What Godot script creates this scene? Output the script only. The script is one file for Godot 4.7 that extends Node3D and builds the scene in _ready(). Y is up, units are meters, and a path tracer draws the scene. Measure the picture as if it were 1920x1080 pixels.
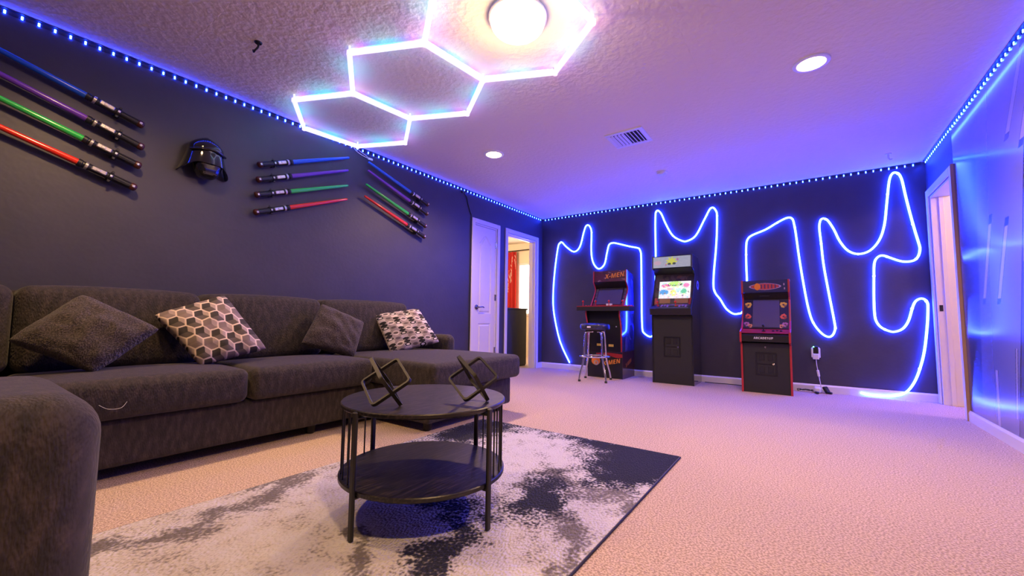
extends Node3D
# A games room: y is up, the left wall is x = 0, the far wall z = 0, the right wall x = W, the ceiling y = H.

const W := 4.586
const H := 2.44
var M := {}
var sg := 1


func _ready() -> void:
	# ---- camera, sky, lights and exposure
	var cam := Camera3D.new()
	cam.name = "camera"
	cam.fov = rad_to_deg(2.0 * atan(540.0 / 771.651))
	cam.position = Vector3(3.52846, 0.77047, 5.81263)
	cam.rotation = Vector3(0.07597933, 0.61859284, 0.01228298)
	cam.near = 0.05
	add_child(cam)
	cam.current = true
	var we := WorldEnvironment.new()
	we.name = "world_environment"
	var env := Environment.new()
	env.background_mode = Environment.BG_COLOR
	env.background_color = Color(0.02, 0.02, 0.03)
	env.tonemap_mode = Environment.TONE_MAPPER_LINEAR
	env.tonemap_exposure = 1.0
	env.sdfgi_enabled = true
	env.ssao_enabled = true
	env.ssil_enabled = true
	we.environment = env
	add_child(we)
	materials()
	room()
	side_rooms()
	doors()
	ceiling_things()
	led_strips()
	neon()
	mural()
	light_swords()
	helmet()
	sofa()
	pillows()
	rug()
	coffee_table()
	sculptures()
	arcade_four_player()
	arcade_tall()
	arcade_small()
	stool()
	charger()
	cables()


const CAN_E := 4.8
const DOME_E := 0.6
const WARM := Color(1.0, 0.81, 0.56)
const BLUE := Color(0.1, 0.2, 1.0)


# ------------------------------------------------------------------ helpers
func lin(r: float, g: float, b: float) -> Color:
	return Color(r, g, b).linear_to_srgb()


func mat(key: String, c: Color, rough := 0.6, metal := 0.0) -> StandardMaterial3D:
	var m := StandardMaterial3D.new()
	m.resource_name = key
	m.albedo_color = c
	m.roughness = rough
	m.metallic = metal
	M[key] = m
	return m


func glow(key: String, c: Color, energy: float, base := Color(0.9, 0.9, 0.9)) -> StandardMaterial3D:
	var m := mat(key, base, 0.4)
	m.emission_enabled = true
	m.emission = c
	m.emission_energy_multiplier = energy
	return m


func noise(freq: float, oct := 3, type := FastNoiseLite.TYPE_SIMPLEX_SMOOTH, sd := 1) -> FastNoiseLite:
	var n := FastNoiseLite.new()
	n.noise_type = type
	n.frequency = freq
	n.fractal_octaves = oct
	n.seed = sd
	return n


func ntex(n: FastNoiseLite, size := 512, cols: Array = [], as_normal := false, bump := 6.0) -> NoiseTexture2D:
	var t := NoiseTexture2D.new()
	t.width = size
	t.height = size
	t.seamless = false
	t.noise = n
	if as_normal:
		t.as_normal_map = true
		t.bump_strength = bump
	if cols.size() > 0:
		var g := Gradient.new()
		var off := PackedFloat32Array()
		var cc := PackedColorArray()
		for i in cols.size():
			off.append(float(i) / (cols.size() - 1))
			cc.append(cols[i])
		g.offsets = off
		g.colors = cc
		t.color_ramp = g
	return t


func tri(m: StandardMaterial3D, s: Vector3, world := true) -> void:
	m.uv1_triplanar = true
	m.uv1_world_triplanar = world
	m.uv1_scale = s
	m.uv1_triplanar_sharpness = 4.0


func bumps(m: StandardMaterial3D, t: Texture2D, amount: float) -> void:
	m.normal_enabled = true
	m.normal_texture = t
	m.normal_scale = amount


func begin() -> SurfaceTool:
	var st := SurfaceTool.new()
	st.begin(Mesh.PRIMITIVE_TRIANGLES)
	return st


func mesh_of(st: SurfaceTool) -> ArrayMesh:
	st.generate_normals()
	return st.commit()


func put(called: String, mesh: Mesh, m: Material, parent: Node = null, at := Vector3.ZERO) -> MeshInstance3D:
	var o := MeshInstance3D.new()
	o.name = called
	o.mesh = mesh
	o.material_override = m
	o.position = at
	o.cast_shadow = GeometryInstance3D.SHADOW_CASTING_SETTING_ON
	if parent == null:
		add_child(o, true)
	else:
		parent.add_child(o, true)
	return o


func obj(called: String, st: SurfaceTool, m: Material, parent: Node = null) -> MeshInstance3D:
	return put(called, mesh_of(st), m, parent)


func tag(o: Node, label: String, category: String, group := "") -> Node:
	o.set_meta("label", label)
	o.set_meta("category", category)
	if group != "":
		o.set_meta("group", group)
	return o


func thing(called: String, label: String, category: String, at := Vector3.ZERO, turn := 0.0, group := "") -> Node3D:
	var o := Node3D.new()
	o.name = called
	o.position = at
	o.rotation.y = turn
	add_child(o, true)
	tag(o, label, category, group)
	return o


func struct(called: String, st: SurfaceTool, m: Material, label := "") -> MeshInstance3D:
	var o := obj(called, st, m)
	o.set_meta("kind", "structure")
	if label != "":
		o.set_meta("label", label)
	return o


func struct_root(called: String, label := "") -> Node3D:
	var o := Node3D.new()
	o.name = called
	add_child(o, true)
	o.set_meta("kind", "structure")
	if label != "":
		o.set_meta("label", label)
	return o


# a, b, c run counter-clockwise seen from outside
func t3(st: SurfaceTool, a: Vector3, b: Vector3, c: Vector3) -> void:
	st.add_vertex(a)
	st.add_vertex(c)
	st.add_vertex(b)


func t3u(st: SurfaceTool, a: Vector3, b: Vector3, c: Vector3, ua: Vector2, ub: Vector2, uc: Vector2) -> void:
	st.set_uv(ua)
	st.add_vertex(a)
	st.set_uv(uc)
	st.add_vertex(c)
	st.set_uv(ub)
	st.add_vertex(b)


func q4(st: SurfaceTool, a: Vector3, b: Vector3, c: Vector3, d: Vector3) -> void:
	t3(st, a, b, c)
	t3(st, a, c, d)


# a box with chamfered edges
func box(st: SurfaceTool, c: Vector3, s: Vector3, bev := 0.0, basis := Basis.IDENTITY) -> void:
	st.set_smooth_group(-1)
	var h := s * 0.5
	var e: float = minf(bev, minf(h.x, minf(h.y, h.z)) * 0.9)
	var hs := [h.x, h.y, h.z]
	var P := func(i: int, v: Array) -> Vector3:
		# the corner v (signs) moved in on the two axes other than i
		var r := [0.0, 0.0, 0.0]
		for k in 3:
			r[k] = float(v[k]) * (hs[k] - (0.0 if k == i else e))
		return c + basis * Vector3(r[0], r[1], r[2])
	for i in 3:
		var j := (i + 1) % 3
		var k := (i + 2) % 3
		for s1 in [-1, 1]:
			var vs := []
			for d in [[-1, -1], [1, -1], [1, 1], [-1, 1]]:
				var v := [0, 0, 0]
				v[i] = s1
				v[j] = d[0]
				v[k] = d[1]
				vs.append(P.call(i, v))
			if s1 > 0:
				q4(st, vs[0], vs[1], vs[2], vs[3])
			else:
				q4(st, vs[3], vs[2], vs[1], vs[0])
		if e > 0.0:
			for sj in [-1, 1]:
				for sk in [-1, 1]:
					var a := [0, 0, 0]
					var b := [0, 0, 0]
					a[i] = -1
					b[i] = 1
					for q in [a, b]:
						q[j] = sj
						q[k] = sk
					var p0: Vector3 = P.call(j, a)
					var p1: Vector3 = P.call(j, b)
					var p2: Vector3 = P.call(k, b)
					var p3: Vector3 = P.call(k, a)
					if sj * sk > 0:
						q4(st, p0, p3, p2, p1)
					else:
						q4(st, p0, p1, p2, p3)
	if e > 0.0:
		for sx in [-1, 1]:
			for sy in [-1, 1]:
				for sz in [-1, 1]:
					var v := [sx, sy, sz]
					var a: Vector3 = P.call(0, v)
					var b: Vector3 = P.call(1, v)
					var d: Vector3 = P.call(2, v)
					if sx * sy * sz > 0:
						t3(st, a, b, d)
					else:
						t3(st, a, d, b)


func span(st: SurfaceTool, lo: Vector3, hi: Vector3, bev := 0.0) -> void:
	box(st, (lo + hi) * 0.5, hi - lo, bev)


# a soft box: rounded edges of radius r, n divisions of each face, puffed by shape(unit position, point) if given
func soft(st: SurfaceTool, c: Vector3, s: Vector3, r: float, n := 8, shape = null, basis := Basis.IDENTITY) -> void:
	sg += 1
	st.set_smooth_group(sg)
	var h := s * 0.5
	r = minf(r, minf(h.x, minf(h.y, h.z)) * 0.98)
	var line := func(half: float) -> Array:
		var a := []
		for i in 4:
			a.append(-half + r - r * tan(deg_to_rad(45.0 * (1.0 - i / 4.0))))
		for i in n + 1:
			a.append(lerpf(-half + r, half - r, float(i) / n))
		for i in 4:
			a.append(half - r + r * tan(deg_to_rad(45.0 * (i + 1) / 4.0)))
		return a
	var L := [line.call(h.x), line.call(h.y), line.call(h.z)]
	var inner := h - Vector3(r, r, r)
	for i in 3:
		var j := (i + 1) % 3
		var k := (i + 2) % 3
		for s1 in [-1, 1]:
			var grid := []
			for vj in L[j]:
				var row := []
				for vk in L[k]:
					var p := Vector3.ZERO
					p[i] = s1 * h[i]
					p[j] = vj
					p[k] = vk
					var q := p.clamp(-inner, inner)
					p = q + (p - q).normalized() * r
					if shape != null:
						p = shape.call(Vector3(p.x / h.x, p.y / h.y, p.z / h.z), p)
					row.append(c + basis * p)
				grid.append(row)
			for a in grid.size() - 1:
				for b in grid[0].size() - 1:
					if s1 > 0:
						q4(st, grid[a][b], grid[a + 1][b], grid[a + 1][b + 1], grid[a][b + 1])
					else:
						q4(st, grid[a][b], grid[a][b + 1], grid[a + 1][b + 1], grid[a + 1][b])


# turns a profile of (radius, height) points, listed from the bottom up on the outside, round the y axis
func lathe(st: SurfaceTool, prof: Array, c := Vector3.ZERO, n := 32, basis := Basis.IDENTITY) -> void:
	sg += 1
	for i in prof.size() - 1:
		var a: Vector2 = prof[i]
		var b: Vector2 = prof[i + 1]
		if i > 0:
			var z: Vector2 = prof[i - 1]
			if absf((a - z).angle_to(b - a)) > 0.7:
				sg += 1
		st.set_smooth_group(sg)
		for k in n:
			var t0 := TAU * k / n
			var t1 := TAU * (k + 1) / n
			var d0 := Vector3(cos(t0), 0, -sin(t0))
			var d1 := Vector3(cos(t1), 0, -sin(t1))
			var p0 := c + basis * (d0 * a.x + Vector3(0, a.y, 0))
			var p1 := c + basis * (d1 * a.x + Vector3(0, a.y, 0))
			var p2 := c + basis * (d1 * b.x + Vector3(0, b.y, 0))
			var p3 := c + basis * (d0 * b.x + Vector3(0, b.y, 0))
			if a.x > 1e-6:
				t3(st, p0, p1, p2)
			if b.x > 1e-6:
				t3(st, p0, p2, p3)
	sg += 1


# a basis whose y axis runs along d
func along(d: Vector3) -> Basis:
	var y := d.normalized()
	var x := y.cross(Vector3.UP if absf(y.y) < 0.95 else Vector3.RIGHT).normalized()
	return Basis(x, y, x.cross(y))


func rod(st: SurfaceTool, a: Vector3, b: Vector3, r: float, n := 12, r2 := -1.0) -> void:
	var l := (b - a).length()
	var e := minf(r * 0.25, l * 0.1)
	var rb := r if r2 < 0.0 else r2
	lathe(st, [Vector2(0, 0), Vector2(r - e, 0), Vector2(r, e), Vector2(rb, l - e), Vector2(rb - minf(e, rb * 0.5), l), Vector2(0, l)], a, n, along(b - a))


func tube(st: SurfaceTool, pts: Array, r: float, n := 10, closed := false) -> void:
	sg += 1
	st.set_smooth_group(sg)
	var m := pts.size()
	var rings := []
	var up := Vector3.ZERO
	for i in m:
		var p: Vector3 = pts[i]
		var before: Vector3 = pts[(i - 1 + m) % m] if closed else pts[maxi(i - 1, 0)]
		var after: Vector3 = pts[(i + 1) % m] if closed else pts[mini(i + 1, m - 1)]
		var d := (after - before).normalized()
		if up == Vector3.ZERO:
			up = along(d).x
		up = (up - d * up.dot(d)).normalized()
		var side := d.cross(up)
		var ring := []
		for k in n:
			var t := TAU * k / n
			ring.append(p + (up * cos(t) + side * sin(t)) * r)
		rings.append(ring)
	for i in (m if closed else m - 1):
		var A: Array = rings[i]
		var B: Array = rings[(i + 1) % m]
		for k in n:
			var k1 := (k + 1) % n
			q4(st, A[k], A[k1], B[k1], B[k])
	if not closed:
		sg += 1
		st.set_smooth_group(sg)
		for k in n:
			t3(st, pts[0], rings[0][(k + 1) % n], rings[0][k])
			t3(st, pts[m - 1], rings[m - 1][k], rings[m - 1][(k + 1) % n])


func smooth_line(pts: Array, step := 5, closed := false) -> Array:
	var out := []
	var m := pts.size()
	for i in (m if closed else m - 1):
		var a: Vector3 = pts[(i - 1 + m) % m] if closed else pts[maxi(i - 1, 0)]
		var b: Vector3 = pts[i]
		var c: Vector3 = pts[(i + 1) % m]
		var d: Vector3 = pts[(i + 2) % m] if closed else pts[mini(i + 2, m - 1)]
		for k in step:
			out.append(b.cubic_interpolate(c, a, d, float(k) / step))
	if not closed:
		out.append(pts[m - 1])
	return out


# a flat outline (x, y) made solid from z = 0 to z = depth, then turned by the transform
func prism(st: SurfaceTool, poly: PackedVector2Array, depth: float, tf := Transform3D.IDENTITY) -> void:
	st.set_smooth_group(-1)
	var pl := poly.duplicate()
	if not Geometry2D.is_polygon_clockwise(pl):
		pl.reverse()
	pl.reverse()
	# now counter-clockwise with y up
	var idx := Geometry2D.triangulate_polygon(pl)
	for i in range(0, idx.size(), 3):
		var a := pl[idx[i]]
		var b := pl[idx[i + 1]]
		var c := pl[idx[i + 2]]
		if (b - a).cross(c - a) < 0.0:
			var s := b
			b = c
			c = s
		t3(st, tf * Vector3(a.x, a.y, depth), tf * Vector3(b.x, b.y, depth), tf * Vector3(c.x, c.y, depth))
		t3(st, tf * Vector3(a.x, a.y, 0), tf * Vector3(c.x, c.y, 0), tf * Vector3(b.x, b.y, 0))
	for i in pl.size():
		var a := pl[i]
		var b := pl[(i + 1) % pl.size()]
		q4(st, tf * Vector3(a.x, a.y, 0), tf * Vector3(b.x, b.y, 0), tf * Vector3(b.x, b.y, depth), tf * Vector3(a.x, a.y, depth))


# a flat sheet with a texture: origin at its lower left corner, right and up its edges, thin
func sheet(st: SurfaceTool, o: Vector3, right: Vector3, up: Vector3, thick := 0.002) -> void:
	st.set_smooth_group(-1)
	var nn := right.cross(up).normalized() * thick
	var p := [o + nn, o + right + nn, o + right + up + nn, o + up + nn]
	t3u(st, p[0], p[1], p[2], Vector2(0, 1), Vector2(1, 1), Vector2(1, 0))
	t3u(st, p[0], p[2], p[3], Vector2(0, 1), Vector2(1, 0), Vector2(0, 0))
	st.set_uv(Vector2(0.01, 0.99))
	var b := [o, o + right, o + right + up, o + up]
	q4(st, b[3], b[2], b[1], b[0])
	for i in 4:
		var k := (i + 1) % 4
		q4(st, b[i], b[k], p[k], p[i])


func lettering(called: String, text: String, size: float, depth: float, tf: Transform3D, m: Material, parent: Node, font := "Droid Sans", weight := 700) -> MeshInstance3D:
	var t := TextMesh.new()
	t.text = text
	var f := SystemFont.new()
	f.font_names = PackedStringArray([font])
	f.font_weight = weight
	t.font = f
	t.font_size = 64
	t.pixel_size = size / 64.0
	t.depth = depth
	t.curve_step = 2.0
	var o := put(called, t, m, parent)
	o.transform = tf
	return o


func omni(called: String, at: Vector3, c: Color, e: float, size: float, parent: Node = null) -> void:
	var l := OmniLight3D.new()
	l.name = called
	l.position = at
	l.light_color = c
	l.light_energy = e
	l.light_size = size
	l.omni_range = 12.0
	l.omni_attenuation = 2.0
	l.shadow_enabled = true
	if parent == null:
		add_child(l, true)
	else:
		parent.add_child(l, true)


func picture(w: int, h: int, f: Callable) -> ImageTexture:
	var im := Image.create(w, h, false, Image.FORMAT_RGB8)
	for y in h:
		for x in w:
			im.set_pixel(x, y, f.call((x + 0.5) / w, (y + 0.5) / h))
	return ImageTexture.create_from_image(im)


func pic_mat(key: String, t: Texture2D, rough := 0.5) -> StandardMaterial3D:
	var m := mat(key, Color.WHITE, rough)
	m.albedo_texture = t
	m.texture_repeat = false
	return m


# ------------------------------------------------------------------ materials
func materials() -> void:
	var m: StandardMaterial3D
	m = mat("carpet", Color.WHITE, 0.95)
	m.albedo_texture = ntex(noise(0.1, 4, FastNoiseLite.TYPE_SIMPLEX, 3), 768, [lin(0.26, 0.18, 0.135), lin(0.6, 0.45, 0.35), lin(0.86, 0.68, 0.55)])
	tri(m, Vector3.ONE * 1.1)
	bumps(m, ntex(noise(0.13, 3, FastNoiseLite.TYPE_SIMPLEX, 4), 768, [], true, 8.0), 0.4)
	m = mat("ceiling", lin(0.84, 0.76, 0.64), 0.9)
	tri(m, Vector3.ONE * 1.0)
	bumps(m, ntex(noise(0.035, 3, FastNoiseLite.TYPE_SIMPLEX_SMOOTH, 5), 512, [], true, 6.0), 0.3)
	m = mat("navy_paint", Color.WHITE, 0.5)
	m.albedo_texture = ntex(noise(0.02, 3, FastNoiseLite.TYPE_SIMPLEX_SMOOTH, 6), 256, [lin(0.044, 0.042, 0.056), lin(0.052, 0.049, 0.065)])
	tri(m, Vector3.ONE * 0.7)
	bumps(m, ntex(noise(0.06, 2, FastNoiseLite.TYPE_SIMPLEX_SMOOTH, 7), 512, [], true, 2.0), 0.1)
	mat("white_paint", lin(0.72, 0.7, 0.7), 0.35)
	mat("side_wall", lin(0.7, 0.62, 0.5), 0.8)
	mat("strip_tape", lin(0.02, 0.02, 0.03), 0.5)
	mat("warm_lit_trim", lin(0.42, 0.26, 0.15), 0.7)  # warm light and shadow on white trim, put into the colour
	mat("black_plastic", lin(0.012, 0.012, 0.014), 0.3)
	mat("black_matte", lin(0.01, 0.01, 0.011), 0.6)
	mat("black_board", lin(0.016, 0.017, 0.017), 0.5)
	mat("white_plastic", lin(0.75, 0.75, 0.75), 0.35)
	mat("chrome", lin(0.75, 0.75, 0.77), 0.12, 1.0)
	mat("dark_metal", lin(0.012, 0.011, 0.012), 0.45)
	m = mat("bronze", lin(0.02, 0.017, 0.012), 0.5, 0.3)
	m = mat("black_gloss", lin(0.008, 0.008, 0.01), 0.08)
	m.clearcoat_enabled = true
	m.clearcoat = 1.0
	m.clearcoat_roughness = 0.04
	# lamps
	glow("neon_glow", lin(0.013, 0.038, 1.0), 95.0)
	glow("led_glow", lin(0.012, 0.045, 1.0), 110.0)
	glow("can_glow", lin(1.0, 0.62, 0.36), 16.0)
	glow("dome_glow", lin(1.0, 0.74, 0.46), 4.5)
	# sofa cloth: fine upright ribs, worn light and dark
	m = mat("chenille", Color.WHITE, 0.85)
	m.albedo_texture = ntex(noise(0.025, 6, FastNoiseLite.TYPE_SIMPLEX, 8), 512, [lin(0.01, 0.0075, 0.006), lin(0.024, 0.017, 0.014), lin(0.055, 0.038, 0.033)])
	tri(m, Vector3(2.2, 0.7, 2.2))
	bumps(m, ntex(noise(0.12, 3, FastNoiseLite.TYPE_SIMPLEX, 9), 512, [], true, 4.0), 0.35)
	m.rim_enabled = true
	m.rim = 0.22
	m.rim_tint = 0.6
	m = mat("dark_pillow", Color.WHITE, 0.85)
	m.albedo_texture = ntex(noise(0.05, 4, FastNoiseLite.TYPE_SIMPLEX, 18), 512, [lin(0.014, 0.01, 0.01), lin(0.04, 0.028, 0.027), lin(0.1, 0.075, 0.072)])
	m.uv1_scale = Vector3(0.45, 1.4, 1)
	bumps(m, ntex(noise(0.1, 3, FastNoiseLite.TYPE_SIMPLEX, 19), 512, [], true, 6.0), 0.6)
	m.rim_enabled = true
	m.rim = 0.4
	# stained black table top: streaks along one way
	m = mat("black_wood", Color.WHITE, 0.36)
	m.albedo_texture = ntex(noise(0.03, 4, FastNoiseLite.TYPE_SIMPLEX, 10), 768, [lin(0.004, 0.004, 0.005), lin(0.005, 0.005, 0.006), lin(0.009, 0.008, 0.008), lin(0.045, 0.033, 0.031), lin(0.07, 0.05, 0.045)])
	tri(m, Vector3(2.6, 2.6, 0.22), false)
	bumps(m, ntex(noise(0.08, 3, FastNoiseLite.TYPE_SIMPLEX, 11), 512, [], true, 2.0), 0.1)


# ------------------------------------------------------------------ the shell of the room
func room() -> void:
	var st := begin()
	span(st, Vector3(-0.12, -0.1, -0.12), Vector3(W + 0.14, 0, 7.3))
	struct("floor", st, M.carpet, "pale beige short-pile carpet")
	st = begin()
	span(st, Vector3(-0.12, H, -0.12), Vector3(W + 0.14, H + 0.1, 7.3))
	struct("ceiling", st, M.ceiling, "textured white ceiling")
	# left wall with its two door openings
	st = begin()
	var c0 := 1.235
	var c1 := 1.725
	var d0 := 0.195
	var d1 := 0.985
	span(st, Vector3(-0.12, 0, -0.12), Vector3(0, H, d0))
	span(st, Vector3(-0.12, 2.045, d0), Vector3(0, H, d1))
	span(st, Vector3(-0.12, 0, d1), Vector3(0, H, c0))
	span(st, Vector3(-0.12, 2.045, c0), Vector3(0, H, c1))
	span(st, Vector3(-0.12, 0, c1), Vector3(0, H, 7.3))
	struct("wall_left", st, M.navy_paint, "dark navy wall behind the sofa")
	st = begin()
	span(st, Vector3(0, 0, -0.12), Vector3(W, H, 0))
	struct("wall_far", st, M.navy_paint, "dark navy wall with the blue neon rope")
	st = begin()
	span(st, Vector3(W, 0, -0.12), Vector3(W + 0.14, H, 0.1))
	span(st, Vector3(W, 2.05, 0.1), Vector3(W + 0.14, H, 0.86))
	span(st, Vector3(W, 0, 0.86), Vector3(W + 0.14, H, 7.3))
	struct("wall_right", st, M.navy_paint, "navy wall with the mural and an open doorway")
	st = begin()
	span(st, Vector3(0, 0, 7.18), Vector3(W, H, 7.3))
	struct("wall_near", st, M.navy_paint)
	# baseboards: a square foot with a small sloped cap
	var prof := PackedVector2Array([Vector2(0, 0), Vector2(0.014, 0), Vector2(0.014, 0.068), Vector2(0.006, 0.085), Vector2(0, 0.085)])
	var runs := [["baseboard_far", Vector3(0.0, 0, 0), Vector3(W, 0, 0), Vector3(0, 0, 1)],
		["baseboard_left", Vector3(0, 0, 0.014), Vector3(0, 0, 0.135), Vector3(1, 0, 0)],
		["baseboard_left", Vector3(0, 0, 1.05), Vector3(0, 0, 1.165), Vector3(1, 0, 0)],
		["baseboard_left", Vector3(0, 0, 1.795), Vector3(0, 0, 7.17), Vector3(1, 0, 0)],
		["baseboard_right", Vector3(W, 0, 0.93), Vector3(W, 0, 7.17), Vector3(-1, 0, 0)]]
	for r in runs:
		st = begin()
		var d: Vector3 = r[2] - r[1]
		var out: Vector3 = r[3]
		var zz := d.normalized()
		var tf := Transform3D(Basis(out, Vector3.UP, zz), r[1])
		if out.cross(Vector3.UP).dot(zz) < 0.0:
			tf = Transform3D(Basis(out, Vector3.UP, -zz), r[2])
		prism(st, prof, d.length(), tf)
		struct(r[0], st, M.white_paint)


func side_rooms() -> void:
	# the room seen through the open doorway on the left
	var st := begin()
	span(st, Vector3(-3.2, -0.1, -1.72), Vector3(-0.12, 0, 1.6))
	struct("floor_side_room", st, M.carpet)
	st = begin()
	span(st, Vector3(-3.2, H, -1.72), Vector3(-0.12, H + 0.1, 1.6))
	struct("ceiling_side_room", st, M.side_wall)
	st = begin()
	span(st, Vector3(-3.2, 0, -1.72), Vector3(-1.6, H, -1.6))
	span(st, Vector3(-0.7, 0, -1.72), Vector3(-0.12, H, -1.6))
	span(st, Vector3(-1.6, 0, -1.72), Vector3(-0.7, 0.88, -1.6))
	span(st, Vector3(-1.6, 2.0, -1.72), Vector3(-0.7, H, -1.6))
	struct("wall_side_room_far", st, M.side_wall)
	st = begin()
	span(st, Vector3(-3.32, 0, -1.72), Vector3(-3.2, H, 1.72))
	span(st, Vector3(-3.2, 0, 1.6), Vector3(-0.12, H, 1.72))
	span(st, Vector3(-0.12, 0, -1.72), Vector3(0, H, -0.12))
	struct("wall_side_room_left", st, M.side_wall)
	var w := struct_root("window_1", "bright window of the side room")
	st = begin()
	span(st, Vector3(-1.6, 0.88, -1.7), Vector3(-1.55, 2.0, -1.6), 0.004)
	span(st, Vector3(-0.75, 0.88, -1.7), Vector3(-0.7, 2.0, -1.6), 0.004)
	span(st, Vector3(-1.55, 1.95, -1.7), Vector3(-0.75, 2.0, -1.6), 0.004)
	span(st, Vector3(-1.6, 0.85, -1.7), Vector3(-0.7, 0.9, -1.57), 0.004)
	obj("window_frame", st, M.white_paint, w)
	st = begin()
	span(st, Vector3(-1.55, 0.9, -1.69), Vector3(-0.75, 1.95, -1.68))
	obj("pane", st, glow("daylight_pane", Color(1, 0.98, 0.95), 4.0), w)
	var al := AreaLight3D.new()
	al.name = "window_daylight"
	al.area_size = Vector2(0.8, 1.0)
	al.light_color = Color(1, 0.97, 0.93)
	al.light_energy = 1.5
	al.position = Vector3(-1.15, 1.43, -1.66)
	al.rotation.y = PI
	al.shadow_enabled = true
	add_child(al)
	omni("side_room_light", Vector3(-1.7, 2.2, 0.3), Color(1.0, 0.86, 0.68), 2.6, 0.12)
	# curtain with a folded outline, pattern of pale branches
	var n := noise(1.0)
	var pale := lin(0.75, 0.6, 0.55)
	var red := lin(0.55, 0.03, 0.03)
	var lines := []
	for k in 46:
		var a := Vector2(fposmod(k * 0.381, 1.0), fposmod(k * 0.617, 1.0))
		var ang := 0.6 + 1.9 * fposmod(k * 0.273, 1.0)
		lines.append([a, a + Vector2(cos(ang) * 0.1, sin(ang) * 0.11)])
	var tx := picture(128, 256, func(u, v):
		for l in lines:
			var q := Geometry2D.get_closest_point_to_segment(Vector2(u, v), l[0], l[1])
			if q.distance_to(Vector2(u, v)) < 0.008:
				return pale
		return red)
	var cm := pic_mat("red_cloth", tx, 0.9)
	cm.backlight_enabled = true
	cm.backlight = Color(0.8, 0.8, 0.8)
	var c := thing("curtain", "red curtain with pale branch pattern beside the window of the side room", "curtain", Vector3(-1.83, 0.3, -1.52))
	st = begin()
	sg += 1
	st.set_smooth_group(sg)
	var cols := 64
	for i in cols:
		var p := []
		for k in 2:
			var u := float(i + k) / cols
			p.append([u, Vector3(-0.42 + 0.68 * u, 0, 0.03 * sin(u * 46.0) + 0.012 * sin(u * 17.0))])
		for side in [0.0, 0.004]:
			var a: Vector3 = p[0][1] + Vector3(0, 0, side)
			var b: Vector3 = p[1][1] + Vector3(0, 0, side)
			var up := Vector3(0, 1.95, 0)
			var ua := Vector2(p[0][0], 1)
			var ub := Vector2(p[1][0], 1)
			var uc := Vector2(p[1][0], 0)
			var ud := Vector2(p[0][0], 0)
			if side > 0.0:
				t3u(st, a, b, b + up, ua, ub, uc)
				t3u(st, a, b + up, a + up, ua, uc, ud)
			else:
				t3u(st, b, a, b + up, ub, ua, uc)
				t3u(st, b + up, a, a + up, uc, ua, ud)
	obj("cloth", st, cm, c)
	st = begin()
	rod(st, Vector3(-0.5, 1.97, 0), Vector3(1.3, 1.97, 0), 0.012)
	obj("curtain_rod", st, M.dark_metal, c)
	for x in [-0.47, 1.2]:
		st = begin()
		rod(st, Vector3(x, 1.97, 0), Vector3(x, 1.97, -0.079), 0.008, 8)
		obj("bracket", st, M.dark_metal, c)
	# a dark dresser just inside the doorway
	var d := thing("dresser", "black dresser standing in the side room behind the left doorway", "dresser", Vector3(-0.53, 0, 0.415))
	st = begin()
	span(st, Vector3(-0.2, 0.02, -0.46), Vector3(0.2, 0.93, 0.46), 0.004)
	obj("body", st, M.black_board, d)
	st = begin()
	span(st, Vector3(-0.215, 0.93, -0.475), Vector3(0.215, 0.955, 0.475), 0.004)
	obj("top", st, M.black_board, d)
	st = begin()
	span(st, Vector3(-0.19, 0, -0.45), Vector3(0.19, 0.02, 0.45))
	obj("plinth", st, M.black_matte, d)
	# the room behind the doorway on the right
	st = begin()
	span(st, Vector3(W + 0.14, -0.1, -0.5), Vector3(W + 2.2, 0, 2.0))
	struct("floor_back_room", st, M.carpet)
	st = begin()
	span(st, Vector3(W + 0.14, H, -0.5), Vector3(W + 2.2, H + 0.1, 2.0))
	struct("ceiling_back_room", st, M.ceiling)
	st = begin()
	span(st, Vector3(W + 2.2, 0, -0.62), Vector3(W + 2.32, H, 2.12))
	span(st, Vector3(W + 0.14, 0, -0.62), Vector3(W + 2.2, H, -0.5))
	span(st, Vector3(W + 0.14, 0, 2.0), Vector3(W + 2.2, H, 2.12))
	struct("wall_back_room", st, M.side_wall)
	omni("back_room_light", Vector3(W + 1.0, 2.15, 0.8), Color(1.0, 0.78, 0.66), 1.6, 0.12)
	var k := thing("cabinet", "dark low cabinet behind the doorway on the right", "cabinet", Vector3(W + 0.75, 0, -0.22))
	st = begin()
	span(st, Vector3(-0.5, 0.03, -0.25), Vector3(0.5, 0.82, 0.25), 0.005)
	obj("body", st, M.black_board, k)
	st = begin()
	span(st, Vector3(-0.48, 0, -0.22), Vector3(0.48, 0.03, 0.22))
	obj("plinth", st, M.black_matte, k)
	st = begin()
	span(st, Vector3(-0.52, 0.82, -0.26), Vector3(0.52, 0.85, 0.27), 0.005)
	obj("top", st, M.black_board, k)


# ------------------------------------------------------------------ doors
func casing(parent: Node, x: float, out: float, z0: float, z1: float, top: float, wide := 0.06, thick := 0.016) -> void:
	# two legs and a head round an opening from z0 to z1 in the plane x
	for z in [[z0 - wide, z0], [z1, z1 + wide]]:
		var st := begin()
		box(st, Vector3(x + out * thick / 2, (top + wide) / 2, (z[0] + z[1]) / 2), Vector3(thick, top + wide, wide), 0.005)
		obj("casing", st, M.white_paint, parent)
	var st2 := begin()
	box(st2, Vector3(x + out * thick / 2, top + wide / 2, (z0 + z1) / 2), Vector3(thick, wide, z1 - z0), 0.005)
	obj("casing", st2, M.white_paint, parent)


func jambs(parent: Node, x0: float, x1: float, z0: float, z1: float, top: float) -> void:
	var t := 0.02
	for r in [[Vector3(x0, 0, z0), Vector3(x1, top, z0 + t)], [Vector3(x0, 0, z1 - t), Vector3(x1, top, z1)], [Vector3(x0, top - t, z0 + t), Vector3(x1, top, z1 - t)]]:
		var st := begin()
		span(st, r[0], r[1], 0.002)
		obj("jamb", st, M.white_paint, parent)


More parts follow.
